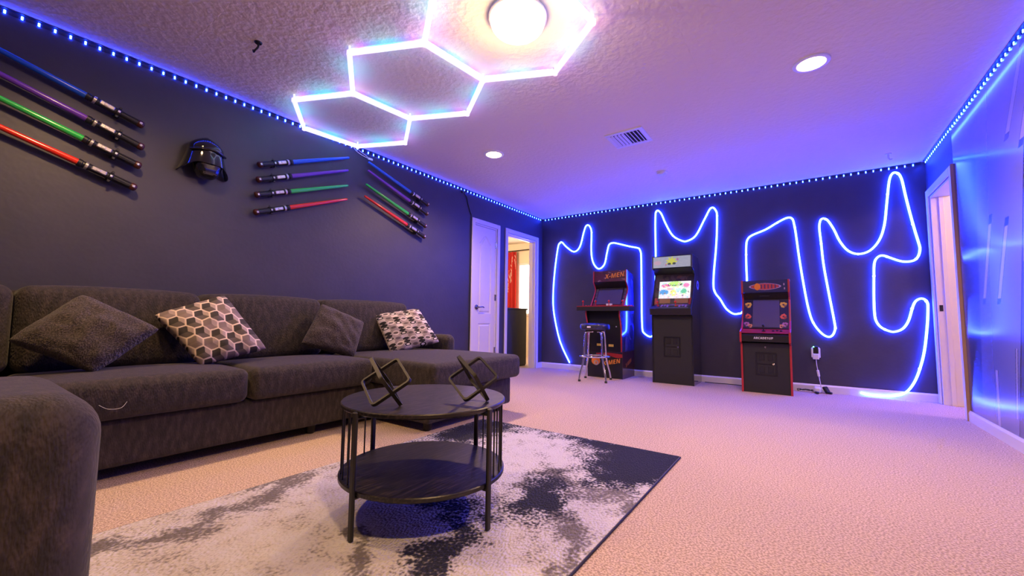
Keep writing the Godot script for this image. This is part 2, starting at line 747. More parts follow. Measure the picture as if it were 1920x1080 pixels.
# the rim of a raised or sunk field on a door face: outline in (z, y), at depth x
func panel_field(st: SurfaceTool, x: float, outline: Array, grow: float, deep: float) -> void:
	st.set_smooth_group(-1)
	var c := Vector2.ZERO
	for p in outline:
		c += p
	c /= outline.size()
	var rings := []
	for k in 4:
		var inset: float = [0.0, grow, grow * 1.9, grow * 2.8][k]
		var d: float = [0.0, -deep, -deep, -deep * 0.2][k]
		var ring := []
		for p in outline:
			var v: Vector2 = p - c
			var q := Vector2(v.x * (1.0 - inset / maxf(absf(v.x), 0.09)), v.y * (1.0 - inset / maxf(absf(v.y), 0.09)))
			ring.append(Vector3(x + d, c.y + q.y, c.x + q.x))
		rings.append(ring)
	for k in 3:
		var n := outline.size()
		for i in n:
			var j := (i + 1) % n
			q4(st, rings[k][i], rings[k][j], rings[k + 1][j], rings[k + 1][i])
	var last: Array = rings[3]
	var mid := Vector3(x - deep * 0.2, c.y, c.x)
	for i in last.size():
		t3(st, last[i], last[(i + 1) % last.size()], mid)


func doors() -> void:
	# narrow closet door, shut
	var d := struct_root("door_1", "narrow white two-panel closet door, shut")
	casing(d, 0.0, 1.0, 1.235, 1.725, 2.045)
	jambs(d, -0.12, 0.0, 1.235, 1.725, 2.045)
	var z0 := 1.258
	var z1 := 1.702
	var x := -0.008
	# the face of the slab, cut round two fields: an arched one above, a square one below
	var arch := []
	for i in 13:
		var u := float(i) / 12.0
		arch.append(Vector2(lerpf(z0 + 0.09, z1 - 0.09, u), 1.80 + 0.105 * pow(sin(u * PI), 1.6)))
	var upper := [Vector2(z1 - 0.09, 0.84), Vector2(z0 + 0.09, 0.84)]
	upper.append_array(arch)
	upper.reverse()
	var lower := [Vector2(z0 + 0.09, 0.2), Vector2(z1 - 0.09, 0.2), Vector2(z1 - 0.09, 0.715), Vector2(z0 + 0.09, 0.715)]
	lower.reverse()
	var st := begin()
	# stiles and rails, joined where they meet
	st.set_smooth_group(-1)
	span(st, Vector3(x - 0.035, 0.008, z0), Vector3(x, 2.02, z0 + 0.09))
	span(st, Vector3(x - 0.035, 0.008, z1 - 0.09), Vector3(x, 2.02, z1))
	span(st, Vector3(x - 0.035, 0.008, z0 + 0.09), Vector3(x, 0.2, z1 - 0.09))
	span(st, Vector3(x - 0.035, 0.715, z0 + 0.09), Vector3(x, 0.84, z1 - 0.09))
	for i in 12:
		var a: Vector2 = arch[i]
		var b: Vector2 = arch[i + 1]
		q4(st, Vector3(x, a.y, a.x), Vector3(x, 2.02, a.x), Vector3(x, 2.02, b.x), Vector3(x, b.y, b.x))
	span(st, Vector3(x - 0.035, 0.2, z0 + 0.09), Vector3(x - 0.02, 2.02, z1 - 0.09))
	span(st, Vector3(x - 0.035, 2.0, z0 + 0.09), Vector3(x - 0.001, 2.02, z1 - 0.09))
	obj("slab", st, M.white_paint, d)
	for o in [upper, lower]:
		st = begin()
		panel_field(st, x, o, 0.014, 0.011)
		obj("panel", st, M.white_paint, d)
	for y in [0.34, 1.07, 1.81]:
		st = begin()
		rod(st, Vector3(0.004, y - 0.045, 1.252), Vector3(0.004, y + 0.045, 1.252), 0.007, 10)
		span(st, Vector3(-0.008, y - 0.043, 1.252), Vector3(0.001, y + 0.043, 1.275))
		obj("hinge", st, M.chrome, d)
	st = begin()
	lathe(st, [Vector2(0, 0), Vector2(0.032, 0), Vector2(0.034, 0.004), Vector2(0.03, 0.011), Vector2(0.014, 0.014), Vector2(0.011, 0.05), Vector2(0, 0.052)], Vector3(x, 0.925, 1.655), 24, along(Vector3.RIGHT))
	tube(st, smooth_line([Vector3(x + 0.046, 0.925, 1.665), Vector3(x + 0.05, 0.926, 1.63), Vector3(x + 0.048, 0.931, 1.58), Vector3(x + 0.043, 0.924, 1.545)], 5), 0.0085, 10)
	obj("handle", st, mat("nickel", lin(0.3, 0.28, 0.27), 0.25, 1.0), d)
	# open doorway to the side room
	d = struct_root("door_2", "open doorway to the side room with white casing")
	casing(d, 0.0, 1.0, 0.195, 0.985, 2.045)
	jambs(d, -0.12, 0.0, 0.195, 0.985, 2.045)
	st = begin()
	span(st, Vector3(-0.075, 0, 0.215), Vector3(-0.04, 2.025, 0.226), 0.002)
	span(st, Vector3(-0.075, 0, 0.954), Vector3(-0.04, 2.025, 0.965), 0.002)
	span(st, Vector3(-0.075, 2.014, 0.226), Vector3(-0.04, 2.025, 0.954), 0.002)
	obj("door_stop", st, M.white_paint, d)
	# open doorway on the right
	d = struct_root("door_3", "open doorway in the right wall with white casing")
	casing(d, W, -1.0, 0.1, 0.86, 2.05, 0.07, 0.018)
	jambs(d, W, W + 0.14, 0.1, 0.86, 2.05)
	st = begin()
	span(st, Vector3(W - 0.022, 0.0, 0.93), Vector3(W, 2.12, 0.937), 0.001)  # brown strip painted as the warm-lit, shaded side of the white casing
	obj("casing_edge", st, M.warm_lit_trim, d)
	st = begin()
	span(st, Vector3(W + 0.055, 0, 0.12), Vector3(W + 0.09, 2.03, 0.132), 0.002)
	obj("door_stop", st, M.white_paint, d)
	st = begin()
	span(st, Vector3(W + 0.015, 0.9, 0.12), Vector3(W + 0.04, 0.96, 0.1225))
	obj("strike_plate", st, M.dark_metal, d)


# ------------------------------------------------------------------ on the ceiling
func spot(called: String, at: Vector3, e: float) -> void:
	var l := SpotLight3D.new()
	l.name = called
	l.position = at
	l.rotation.x = -PI / 2
	l.light_color = WARM
	l.light_energy = e
	l.light_size = 0.075
	l.spot_angle = 78.0
	l.spot_angle_attenuation = 0.7
	l.spot_range = 14.0
	l.spot_attenuation = 2.0
	l.shadow_enabled = true
	add_child(l, true)


func ceiling_things() -> void:
	var spots := [[Vector2(1.01, 2.62), "round recessed ceiling light nearer the left wall, beyond the hexagon lights"], [Vector2(3.616, 2.645), "round recessed ceiling light on the right half of the ceiling"],
		[Vector2(1.01, 5.4), "round recessed ceiling light over the sofa corner"], [Vector2(3.616, 5.4), "round recessed ceiling light above the near end of the room"]]
	for s in spots:
		var p: Vector2 = s[0]
		var t := thing("recessed_light", s[1], "ceiling light", Vector3(p.x, H, p.y), 0.0, "recessed ceiling lights")
		var st := begin()
		lathe(st, [Vector2(0.076, -0.004), Vector2(0.078, -0.009), Vector2(0.088, -0.01), Vector2(0.1, -0.006), Vector2(0.102, 0.0)], Vector3.ZERO, 40)
		obj("trim_ring", st, M.white_plastic, t)
		st = begin()
		lathe(st, [Vector2(0, -0.026), Vector2(0.03, -0.024), Vector2(0.058, -0.017), Vector2(0.077, -0.006), Vector2(0.077, -0.002), Vector2(0, -0.002)], Vector3.ZERO, 40)
		obj("lens", st, M.can_glow, t)
		spot("recessed_spot", Vector3(p.x, H - 0.036, p.y), CAN_E * (0.72 if p.x < 2.0 and p.y > 4.0 else 1.0))
	# flush dome lamp inside the third hexagon
	var d := thing("dome_lamp", "round flush-mounted white glass dome lamp inside the largest hexagon", "ceiling lamp", Vector3(2.29, H, 4.05))
	var s2 := begin()
	lathe(s2, [Vector2(0.13, -0.014), Vector2(0.155, -0.016), Vector2(0.162, -0.012), Vector2(0.162, -0.004), Vector2(0.15, 0), Vector2(0, 0)], Vector3.ZERO, 48)
	obj("base_ring", s2, mat("dome_rim", lin(0.6, 0.52, 0.5), 0.3), d)
	s2 = begin()
	var prof := [Vector2(0, -0.115)]
	for i in 10:
		var a := (i + 1) / 10.0 * PI / 2
		prof.append(Vector2(0.152 * sin(a), -0.016 - 0.1 * pow(cos(a), 0.8)))
	prof.append(Vector2(0.13, -0.012))
	prof.append(Vector2(0, -0.01))
	lathe(s2, prof, Vector3.ZERO, 48)
	obj("glass_dome", s2, M.dome_glow, d)
	omni("dome_lamp_light", Vector3(2.29, H - 0.08, 4.05), WARM, DOME_E, 0.06)
	hexagons()
	# air vent
	var v := thing("air_vent", "white rectangular ceiling air vent with slats", "air vent", Vector3(2.267, H, 2.228))
	s2 = begin()
	span(s2, Vector3(-0.17, -0.008, -0.165), Vector3(0.17, 0, -0.125), 0.003)
	span(s2, Vector3(-0.17, -0.008, 0.125), Vector3(0.17, 0, 0.165), 0.003)
	span(s2, Vector3(-0.17, -0.008, -0.125), Vector3(-0.13, 0, 0.125), 0.003)
	span(s2, Vector3(0.13, -0.008, -0.125), Vector3(0.17, 0, 0.125), 0.003)
	obj("frame", s2, M.white_plastic, v)
	s2 = begin()
	span(s2, Vector3(-0.13, -0.002, -0.125), Vector3(0.13, 0, 0.125))
	obj("duct", s2, M.black_matte, v)
	for i in 8:
		s2 = begin()
		var x := -0.113 + i * 0.0323
		box(s2, Vector3(x, -0.008, 0), Vector3(0.021, 0.0016, 0.25), 0.0, Basis(Vector3(0, 0, 1), 0.6 if i < 4 else -0.6))
		obj("slat", s2, M.white_plastic, v)
	# smoke detector
	var k := thing("smoke_detector", "small round white smoke detector on the ceiling before the neon wall", "smoke detector", Vector3(2.27, H, 1.17))
	s2 = begin()
	lathe(s2, [Vector2(0, -0.034), Vector2(0.03, -0.034), Vector2(0.036, -0.028), Vector2(0.05, -0.026), Vector2(0.058, -0.012), Vector2(0.058, -0.008)], Vector3.ZERO, 32)
	obj("body", s2, M.white_plastic, k)
	s2 = begin()
	lathe(s2, [Vector2(0.058, -0.008), Vector2(0.064, -0.007), Vector2(0.064, 0), Vector2(0, 0)], Vector3.ZERO, 32)
	obj("base_plate", s2, M.white_plastic, k)
	# hooks
	var h := thing("ceiling_hook", "small black swivel hook on the ceiling near the left wall", "hook", Vector3(0.86, H, 4.77))
	s2 = begin()
	lathe(s2, [Vector2(0, -0.008), Vector2(0.018, -0.008), Vector2(0.022, -0.003), Vector2(0.022, 0), Vector2(0, 0)], Vector3.ZERO, 20)
	obj("plate", s2, M.black_plastic, h)
	s2 = begin()
	tube(s2, smooth_line([Vector3(0, -0.006, 0), Vector3(0, -0.03, 0), Vector3(-0.012, -0.05, 0.01), Vector3(-0.03, -0.055, 0.01), Vector3(-0.038, -0.04, 0.01)], 5), 0.006, 8)
	obj("hook_arm", s2, M.black_plastic, h)
	var h2 := thing("ceiling_hook", "small white plastic hook on the ceiling above the last neon peak", "hook", Vector3(4.25, H, 0.47))
	s2 = begin()
	lathe(s2, [Vector2(0, -0.006), Vector2(0.022, -0.006), Vector2(0.024, 0), Vector2(0, 0)], Vector3.ZERO, 20)
	obj("plate", s2, M.white_plastic, h2)
	s2 = begin()
	tube(s2, smooth_line([Vector3(0, -0.005, 0), Vector3(0, -0.04, 0), Vector3(0.012, -0.06, 0), Vector3(0.028, -0.056, 0)], 5), 0.007, 8)
	obj("hook_arm", s2, M.white_plastic, h2)


func hexagons() -> void:
	var a0 := -0.42048
	var s := 0.491
	var step := 0.8504 * Vector2(cos(a0 + PI / 6), sin(a0 + PI / 6))
	var c0 := Vector2(0.498, 3.856)
	var y := 2.395
	var root := thing("hexagon_light", "three joined glowing hexagon tube lights under the ceiling", "light", Vector3.ZERO)
	# glow along each tube: cyan in the middle, violet and pink at the ends
	var g := Gradient.new()
	g.offsets = PackedFloat32Array([0.0, 0.1, 0.24, 0.4, 0.58, 0.74, 0.88, 1.0])
	g.colors = PackedColorArray([lin(0.05, 0.5, 1.0), lin(0.45, 0.1, 1.0), lin(0.1, 0.2, 1.0), lin(0.01, 0.66, 1.0), lin(0.01, 0.7, 0.9), lin(0.08, 0.26, 1.0), lin(0.6, 0.08, 0.9), lin(0.25, 0.5, 0.5)])
	var gt := GradientTexture2D.new()
	gt.gradient = g
	gt.width = 256
	gt.height = 8
	gt.fill_from = Vector2(0, 0)
	gt.fill_to = Vector2(1, 0)
	var m := mat("tube_glow", Color(0.9, 0.9, 0.9), 0.4)
	m.emission_enabled = true
	m.emission_texture = gt
	m.emission = Color.WHITE
	m.emission_operator = BaseMaterial3D.EMISSION_OP_MULTIPLY
	m.emission_energy_multiplier = HEX_E
	m.texture_repeat = false
	var white := glow("white_tube", Color(1.0, 0.98, 1.0), 1.02)
	var done := {}
	var corners := {}
	for i in 3:
		var c := c0 + step * i
		for k in 6:
			var A := c + s * Vector2(cos(a0 + k * PI / 3), sin(a0 + k * PI / 3))
			var B := c + s * Vector2(cos(a0 + (k + 1) * PI / 3), sin(a0 + (k + 1) * PI / 3))
			corners["%.2f %.2f" % [A.x, A.y]] = A
			var mid := (A + B) / 2
			var key := "%.2f %.2f" % [mid.x, mid.y]
			if done.has(key):
				continue
			done[key] = true
			var d := (B - A).normalized()
			var p0 := Vector3(A.x + d.x * 0.014, y, A.y + d.y * 0.014)
			var p1 := Vector3(B.x - d.x * 0.014, y, B.y - d.y * 0.014)
			var st := begin()
			sg += 1
			st.set_smooth_group(sg)
			var bs := along(p1 - p0)
			var n := 14
			var r := 0.016
			var L := (p1 - p0).length()
			for q in n:
				var t0 := TAU * q / n
				var t1 := TAU * (q + 1) / n
				var e0 := bs * Vector3(cos(t0) * r, 0, -sin(t0) * r)
				var e1 := bs * Vector3(cos(t1) * r, 0, -sin(t1) * r)
				t3u(st, p0 + e0, p0 + e1, p1 + e1, Vector2(0, 0.5), Vector2(0, 0.5), Vector2(1, 0.5))
				t3u(st, p0 + e0, p1 + e1, p1 + e0, Vector2(0, 0.5), Vector2(1, 0.5), Vector2(1, 0.5))
			sg += 1
			st.set_smooth_group(sg)
			for q in n:
				var t0 := TAU * q / n
				var t1 := TAU * (q + 1) / n
				var e0 := bs * Vector3(cos(t0) * r, 0, -sin(t0) * r)
				var e1 := bs * Vector3(cos(t1) * r, 0, -sin(t1) * r)
				t3u(st, p0, p0 + e1, p0 + e0, Vector2(0, 0.5), Vector2(0, 0.5), Vector2(0, 0.5))
				t3u(st, p1, p1 + e0, p1 + e1, Vector2(1, 0.5), Vector2(1, 0.5), Vector2(1, 0.5))
			obj("light_tube", st, white, root)
			st = begin()
			st.set_smooth_group(-1)
			var w := bs.x * 0.011 if absf(bs.x.y) < 0.5 else bs.z * 0.011
			var lo := Vector3(0, 0.0165, 0)
			var hi := Vector3(0, 0.0225, 0)
			var q0 := [p0 + w, p0 - w]
			var q1 := [p1 + w, p1 - w]
			for f in [[q0[0] + hi, q0[1] + hi, q1[1] + hi, q1[0] + hi], [q0[1] + lo, q0[0] + lo, q1[0] + lo, q1[1] + lo], [q0[0] + lo, q0[0] + hi, q1[0] + hi, q1[0] + lo], [q0[1] + hi, q0[1] + lo, q1[1] + lo, q1[1] + hi]]:
				t3u(st, f[0], f[1], f[2], Vector2(0, 0.5), Vector2(0, 0.5), Vector2(1, 0.5))
				t3u(st, f[0], f[2], f[3], Vector2(0, 0.5), Vector2(1, 0.5), Vector2(1, 0.5))
			obj("added_glow_strip", st, m, root)  # added strip hidden above the tube, throws the coloured glow on the ceiling
			for k2 in [[0.1, Color(0.55, 0.1, 1.0), 0.0095], [0.36, Color(0.0, 0.8, 1.0), 0.0105], [0.62, Color(0.0, 0.68, 1.0), 0.0095], [0.9, Color(0.85, 0.1, 0.95), 0.008]]:
				omni("hexagon_glow", p0.lerp(p1, k2[0]), k2[1], k2[2], 0.012)
	for key in corners:
		var A: Vector2 = corners[key]
		var st := begin()
		lathe(st, [Vector2(0, -0.0175), Vector2(0.012, -0.0175), Vector2(0.0165, -0.013), Vector2(0.0165, 0.012), Vector2(0.006, 0.015), Vector2(0.006, H - y), Vector2(0, H - y)], Vector3(A.x, y, A.y), 16)
		obj("connector", st, glow("connector_glow", Color(0.95, 0.9, 1.0), 1.1) if not M.has("connector_glow") else M.connector_glow, root)


const HEX_E := 2.6


# ------------------------------------------------------------------ blue strips and neon
func led_strips() -> void:
	var chip := begin()
	box(chip, Vector3.ZERO, Vector3(0.009, 0.02, 0.005), 0.0015)
	var chip_mesh := mesh_of(chip)
	var y := H - 0.02
	var runs := [["blue led strip along the top of the left wall over the sofa", Vector3(0, y, 6.1), Vector3(0, y, 0.03), Vector3(1, 0, 0)],
		["blue led strip along the top of the far wall above the neon", Vector3(0.03, y, 0), Vector3(W - 0.03, y, 0), Vector3(0, 0, 1)],
		["blue led strip along the top of the right wall above the mural", Vector3(W, y, 0.03), Vector3(W, y, 4.2), Vector3(-1, 0, 0)]]
	for r in runs:
		var a: Vector3 = r[1]
		var b: Vector3 = r[2]
		var out: Vector3 = r[3]
		var mid := (a + b) / 2
		var t := thing("led_strip", r[0], "led strip", mid, 0.0, "blue led strips along the ceiling")
		var d := (b - a).normalized()
		var bs := Basis(d, Vector3.UP, d.cross(Vector3.UP))
		if bs.z.dot(out) < 0.0:
			bs = Basis(-d, Vector3.UP, -bs.z)
		var st := begin()
		box(st, out * 0.0015, Vector3((b - a).length(), 0.011, 0.003), 0.0, bs)
		obj("tape", st, M.strip_tape, t)
		st = begin()
		box(st, out * 0.011 + Vector3(0, 0.0165, 0), Vector3((b - a).length(), 0.002, 0.022), 0.0, bs)  # added lip, keeps the blue of the chips off the ceiling
		obj("added_shade_lip", st, M.strip_tape, t)
		var n := int((b - a).length() / 0.0625)
		for i in n:
			var o := put("led", chip_mesh, M.led_glow, t)
			o.transform = Transform3D(bs, a - mid + d * (0.03 + i * 0.0625) + out * 0.006)
		var al := AreaLight3D.new()
		al.name = "led_strip_light"
		al.area_size = Vector2((b - a).length(), 0.01)
		al.light_color = BLUE
		al.light_energy = STRIP_E
		al.area_range = 8.0
		al.shadow_enabled = true
		al.position = mid + out * (0.012 if out.x > 0.0 else 0.03) + Vector3(0, -0.01, 0)
		if out.x > 0.0:
			al.light_energy = STRIP_E * 0.35
		al.basis = Basis.looking_at(out, Vector3.UP)
		if out.x < 0.0:
			# the right strip washes the wall under it
			al.position = mid + out * 0.05 + Vector3(0, -0.02, 0)
			al.basis = Basis.looking_at(Vector3(0.4, -1.0, 0.0).normalized(), Vector3.RIGHT)
			al.light_energy = STRIP_E * 2.2
		add_child(al, true)


const STRIP_E := 0.7


func neon() -> void:
	var flat := [522, 110, 352, 433, 244, 853, 223, 1154, 250, 1542, 307, 1930, 346, 2009, 385, 2013, 462, 1933, 594, 1844, 696, 1911, 760, 2123, 796, 2220, 832, 2241, 868, 2211, 894, 2116, 889, 1835, 919, 1652, 1006, 1548, 1100, 1607, 1143, 1781, 1177, 1899, 1236, 1921, 1301, 1907, 1486, 1846, 1610, 1811, 1640, 1777, 1655, 1692, 1655, 1387, 1655, 1084, 1658, 694, 1687, 598, 1789, 557, 1830, 712, 1846, 1228, 1859, 1671, 1858, 2048, 1864, 2262, 1880, 2310, 1909, 2309, 1949, 2250, 2001, 2113, 2090, 1940, 2209, 1854, 2283, 1847, 2385, 1908, 2488, 2098, 2547, 2213, 2575, 2249, 2606, 2248, 2635, 2201, 2644, 2138, 2636, 1896, 2617, 1656, 2592, 1417, 2582, 1222, 2605, 1132, 2656, 1057, 2720, 939, 2796, 875, 2860, 875, 2898, 895, 2944, 1009, 2958, 1266, 2957, 1482, 2963, 1714, 2983, 1799, 3036, 1843, 3172, 1894, 3293, 1964, 3375, 2004, 3421, 2009, 3448, 1983, 3459, 1929, 3472, 1817, 3495, 1527, 3528, 1201, 3562, 934, 3600, 776, 3669, 661, 3730, 619, 3771, 641, 3794, 703, 3795, 741, 3780, 882, 3749, 1141, 3718, 1431, 3705, 1671, 3695, 1845, 3702, 1917, 3715, 1948, 3741, 1955, 3777, 1923, 3825, 1817, 3871, 1681, 3937, 1570, 4023, 1525, 4120, 1554, 4200, 1660, 4247, 1817, 4275, 2039, 4298, 2236, 4314, 2321, 4334, 2360, 4354, 2366, 4379, 2351, 4395, 2313, 4407, 2253, 4426, 2089, 4453, 1889, 4480, 1716, 4503, 1581, 4506, 1533, 4496, 1478, 4476, 1439, 4449, 1420, 4405, 1413, 4353, 1424, 4283, 1461, 4230, 1490, 4193, 1488, 4161, 1451, 4147, 1389, 4141, 1278, 4131, 1030, 4131, 858, 4145, 784, 4179, 731, 4232, 699, 4277, 690, 4340, 721, 4387, 800, 4422, 930, 4442, 989, 4465, 1019, 4495, 1031, 4521, 1018, 4536, 985, 4537, 929, 4525, 767, 4493, 511, 4451, 324, 4402, 181, 4338, 81, 4257, 36, 4149, 20, 4039, 22, 3983, 36]
	var pts := []
	for i in range(0, flat.size(), 2):
		pts.append(Vector3(flat[i] * 0.001, flat[i + 1] * 0.001, 0.027 if flat[i + 1] < 110 else 0.0215))
	var line := smooth_line(pts, 4)
	var t := thing("neon_rope", "long blue glowing neon rope light bent into wave shapes across the far navy wall", "neon light", Vector3.ZERO)
	var st := begin()
	tube(st, line, 0.0105, 10)
	obj("light_tube", st, M.neon_glow, t)
	# wall clips behind the rope
	for i in range(6, line.size() - 6, 18):
		var p: Vector3 = line[i]
		st = begin()
		var dir: Vector3 = (line[i + 1] - line[i - 1]).normalized()
		box(st, Vector3(p.x, p.y, 0.0085), Vector3(0.03, 0.02, 0.013), 0.003, Basis(Vector3(0, 0, 1), atan2(dir.y, dir.x) + PI / 2))
		obj("clip", st, M.white_plastic, t)
	st = begin()
	tube(st, smooth_line([Vector3(0.522, 0.11, 0.026), Vector3(0.535, 0.095, 0.026), Vector3(0.57, 0.075, 0.024), Vector3(0.66, 0.05, 0.024), Vector3(0.8, 0.03, 0.03), Vector3(0.98, 0.012, 0.03)], 6), 0.004, 8)
	obj("lead_wire", st, M.white_plastic, t)
	# a few soft blue lights in front of the rope
	for i in range(10, line.size() - 4, 48):
		omni("neon_light", line[i] + Vector3(0, 0, 0.12), BLUE, 0.006, 0.05)


# ------------------------------------------------------------------ right wall print
func mural() -> void:
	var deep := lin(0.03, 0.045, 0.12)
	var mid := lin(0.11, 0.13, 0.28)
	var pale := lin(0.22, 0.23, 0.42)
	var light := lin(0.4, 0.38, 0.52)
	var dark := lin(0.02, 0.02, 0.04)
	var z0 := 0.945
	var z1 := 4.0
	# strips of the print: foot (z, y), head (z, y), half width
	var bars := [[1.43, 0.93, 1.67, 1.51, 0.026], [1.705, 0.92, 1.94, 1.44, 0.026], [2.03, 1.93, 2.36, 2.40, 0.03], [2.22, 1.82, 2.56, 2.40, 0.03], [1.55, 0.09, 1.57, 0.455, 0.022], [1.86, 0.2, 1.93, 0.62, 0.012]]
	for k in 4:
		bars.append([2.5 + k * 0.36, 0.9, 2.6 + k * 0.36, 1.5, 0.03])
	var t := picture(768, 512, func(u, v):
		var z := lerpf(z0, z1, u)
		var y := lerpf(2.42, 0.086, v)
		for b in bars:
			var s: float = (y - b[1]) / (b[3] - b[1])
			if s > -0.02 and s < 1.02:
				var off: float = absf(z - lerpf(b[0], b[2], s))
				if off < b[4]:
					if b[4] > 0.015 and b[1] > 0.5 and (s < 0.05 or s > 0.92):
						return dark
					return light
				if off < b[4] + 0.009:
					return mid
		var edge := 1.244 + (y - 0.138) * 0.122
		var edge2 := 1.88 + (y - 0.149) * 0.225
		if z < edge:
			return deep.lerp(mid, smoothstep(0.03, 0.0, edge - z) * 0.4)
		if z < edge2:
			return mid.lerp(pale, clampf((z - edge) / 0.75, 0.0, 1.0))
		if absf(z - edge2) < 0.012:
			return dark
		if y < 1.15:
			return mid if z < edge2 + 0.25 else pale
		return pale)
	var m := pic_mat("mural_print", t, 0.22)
	m.clearcoat_enabled = true
	m.clearcoat = 0.6
	m.clearcoat_roughness = 0.15
	var st := begin()
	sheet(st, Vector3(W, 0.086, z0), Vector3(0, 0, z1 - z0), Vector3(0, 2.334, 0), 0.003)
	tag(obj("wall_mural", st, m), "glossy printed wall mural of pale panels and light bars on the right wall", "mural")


# ------------------------------------------------------------------ toy light swords
func light_swords() -> void:
	var colors := {"blue": lin(0.008, 0.12, 0.62), "purple": lin(0.17, 0.045, 0.42), "green": lin(0.03, 0.55, 0.08), "red": lin(0.75, 0.03, 0.015)}
	for k in colors:
		var m := mat("blade_" + k, colors[k], 0.25)
		m.clearcoat_enabled = true
		m.clearcoat = 0.7
		m.clearcoat_roughness = 0.1
	mat("grip_black", lin(0.012, 0.012, 0.016), 0.4)
	mat("grip_silver", lin(0.75, 0.72, 0.7), 0.28, 0.85)
	mat("grip_red", lin(0.06, 0.012, 0.01), 0.35)
	var rows := [
		["blue", 1.999, 5.094, 2.235, 5.88, "left group, topmost"], ["purple", 1.854, 5.085, 2.11, 5.87, "left group, second from top"], ["green", 1.727, 5.092, 1.983, 5.875, "left group, third from top"], ["red", 1.58, 5.105, 1.836, 5.89, "left group, lowest"],
		["blue", 1.961, 4.405, 2.289, 3.6, "topmost right of the black helmet"], ["purple", 1.839, 4.408, 2.163, 3.611, "second right of the black helmet"], ["green", 1.716, 4.413, 2.012, 3.616, "third right of the black helmet"], ["red", 1.576, 4.412, 1.89, 3.594, "lowest right of the black helmet"],
		["blue", 2.063, 2.596, 2.306, 3.398, "topmost nearest the closet door"], ["purple", 1.955, 2.605, 2.229, 3.424, "second down nearest the closet door"], ["green", 1.809, 2.624, 2.074, 3.411, "third down nearest the closet door"], ["red", 1.684, 2.636, 1.953, 3.421, "lowest nearest the closet door"]]
	var meshes := {}
	var st := begin()
	lathe(st, [Vector2(0, 0), Vector2(0.014, 0), Vector2(0.022, 0.006), Vector2(0.024, 0.012), Vector2(0.024, 0.03), Vector2(0.021, 0.034)], Vector3.ZERO, 20)
	meshes.pommel = mesh_of(st)
	st = begin()
	lathe(st, [Vector2(0.0205, 0.034), Vector2(0.0205, 0.12), Vector2(0.024, 0.123), Vector2(0.024, 0.14), Vector2(0.0205, 0.143), Vector2(0.0205, 0.232), Vector2(0.0225, 0.236), Vector2(0.0225, 0.252), Vector2(0.0195, 0.256), Vector2(0.0195, 0.262), Vector2(0.023, 0.266), Vector2(0.023, 0.284), Vector2(0, 0.286)], Vector3.ZERO, 20)
	for i in 6:
		var a := TAU * i / 6
		box(st, Vector3(cos(a) * 0.0205, 0.077, sin(a) * 0.0205), Vector3(0.005, 0.08, 0.004), 0.001, Basis(Vector3.UP, -a))
	meshes.grip = mesh_of(st)
	st = begin()
	box(st, Vector3(0, 0.188, 0.0195), Vector3(0.026, 0.07, 0.014), 0.004)
	box(st, Vector3(0, 0.192, 0.027), Vector3(0.015, 0.02, 0.004), 0.0015)
	meshes.control_plate = mesh_of(st)
	st = begin()
	lathe(st, [Vector2(0.0226, 0.238), Vector2(0.0236, 0.239), Vector2(0.0236, 0.251), Vector2(0.0226, 0.252)], Vector3.ZERO, 20)
	meshes.emitter_band = mesh_of(st)
	st = begin()
	lathe(st, [Vector2(0, -0.004), Vector2(0.004, -0.003), Vector2(0.006, 0), Vector2(0.006, 0.002)], Vector3(0, 0.131, 0.0235), 12, along(Vector3(0, 0, -1)))
	box(st, Vector3(0, 0.131, 0.0245), Vector3(0.015, 0.012, 0.004), 0.0015)
	meshes.button = mesh_of(st)
	st = begin()
	box(st, Vector3(0, 0.02, 0.0235), Vector3(0.016, 0.014, 0.005), 0.002)
	meshes.pommel_stud = mesh_of(st)
	st = begin()
	lathe(st, [Vector2(0.019, 0.284), Vector2(0.019, 0.3), Vector2(0.015, 0.6), Vector2(0.0115, 0.838), Vector2(0.009, 0.846), Vector2(0, 0.85)], Vector3.ZERO, 20)
	meshes.blade = mesh_of(st)
	st = begin()
	for s in [-1, 1]:
		box(st, Vector3(0.0255 * s, 0.131, -0.006), Vector3(0.005, 0.018, 0.034), 0.0015, Basis(Vector3(0, 0, 1), 0.0))
		box(st, Vector3(0.0315 * s, 0.131, 0.008), Vector3(0.012, 0.014, 0.006), 0.0015)
	box(st, Vector3(0, 0.131, -0.035), Vector3(0.05, 0.03, 0.028), 0.003)
	meshes.wall_clip = mesh_of(st)
	for r in rows:
		var a := Vector3(0.05, r[1], r[2])
		var d := (Vector3(0.05, r[3], r[4]) - a).normalized()
		var t := thing("light_sword", "%s toy light sword on the navy wall, %s" % [r[0], r[5]], "toy sword", a, 0.0, "toy light swords on the navy wall")
		var zz := Vector3(1, 0, 0)
		t.transform = Transform3D(Basis(d.cross(zz), d, zz), a)
		for part in meshes:
			var m: Material = M.grip_black
			if part == "blade":
				m = M["blade_" + r[0]]
			elif part in ["control_plate", "emitter_band", "button", "pommel_stud"]:
				m = M.grip_silver
			elif part == "pommel":
				m = M.grip_red
			put(part, meshes[part], m, t)


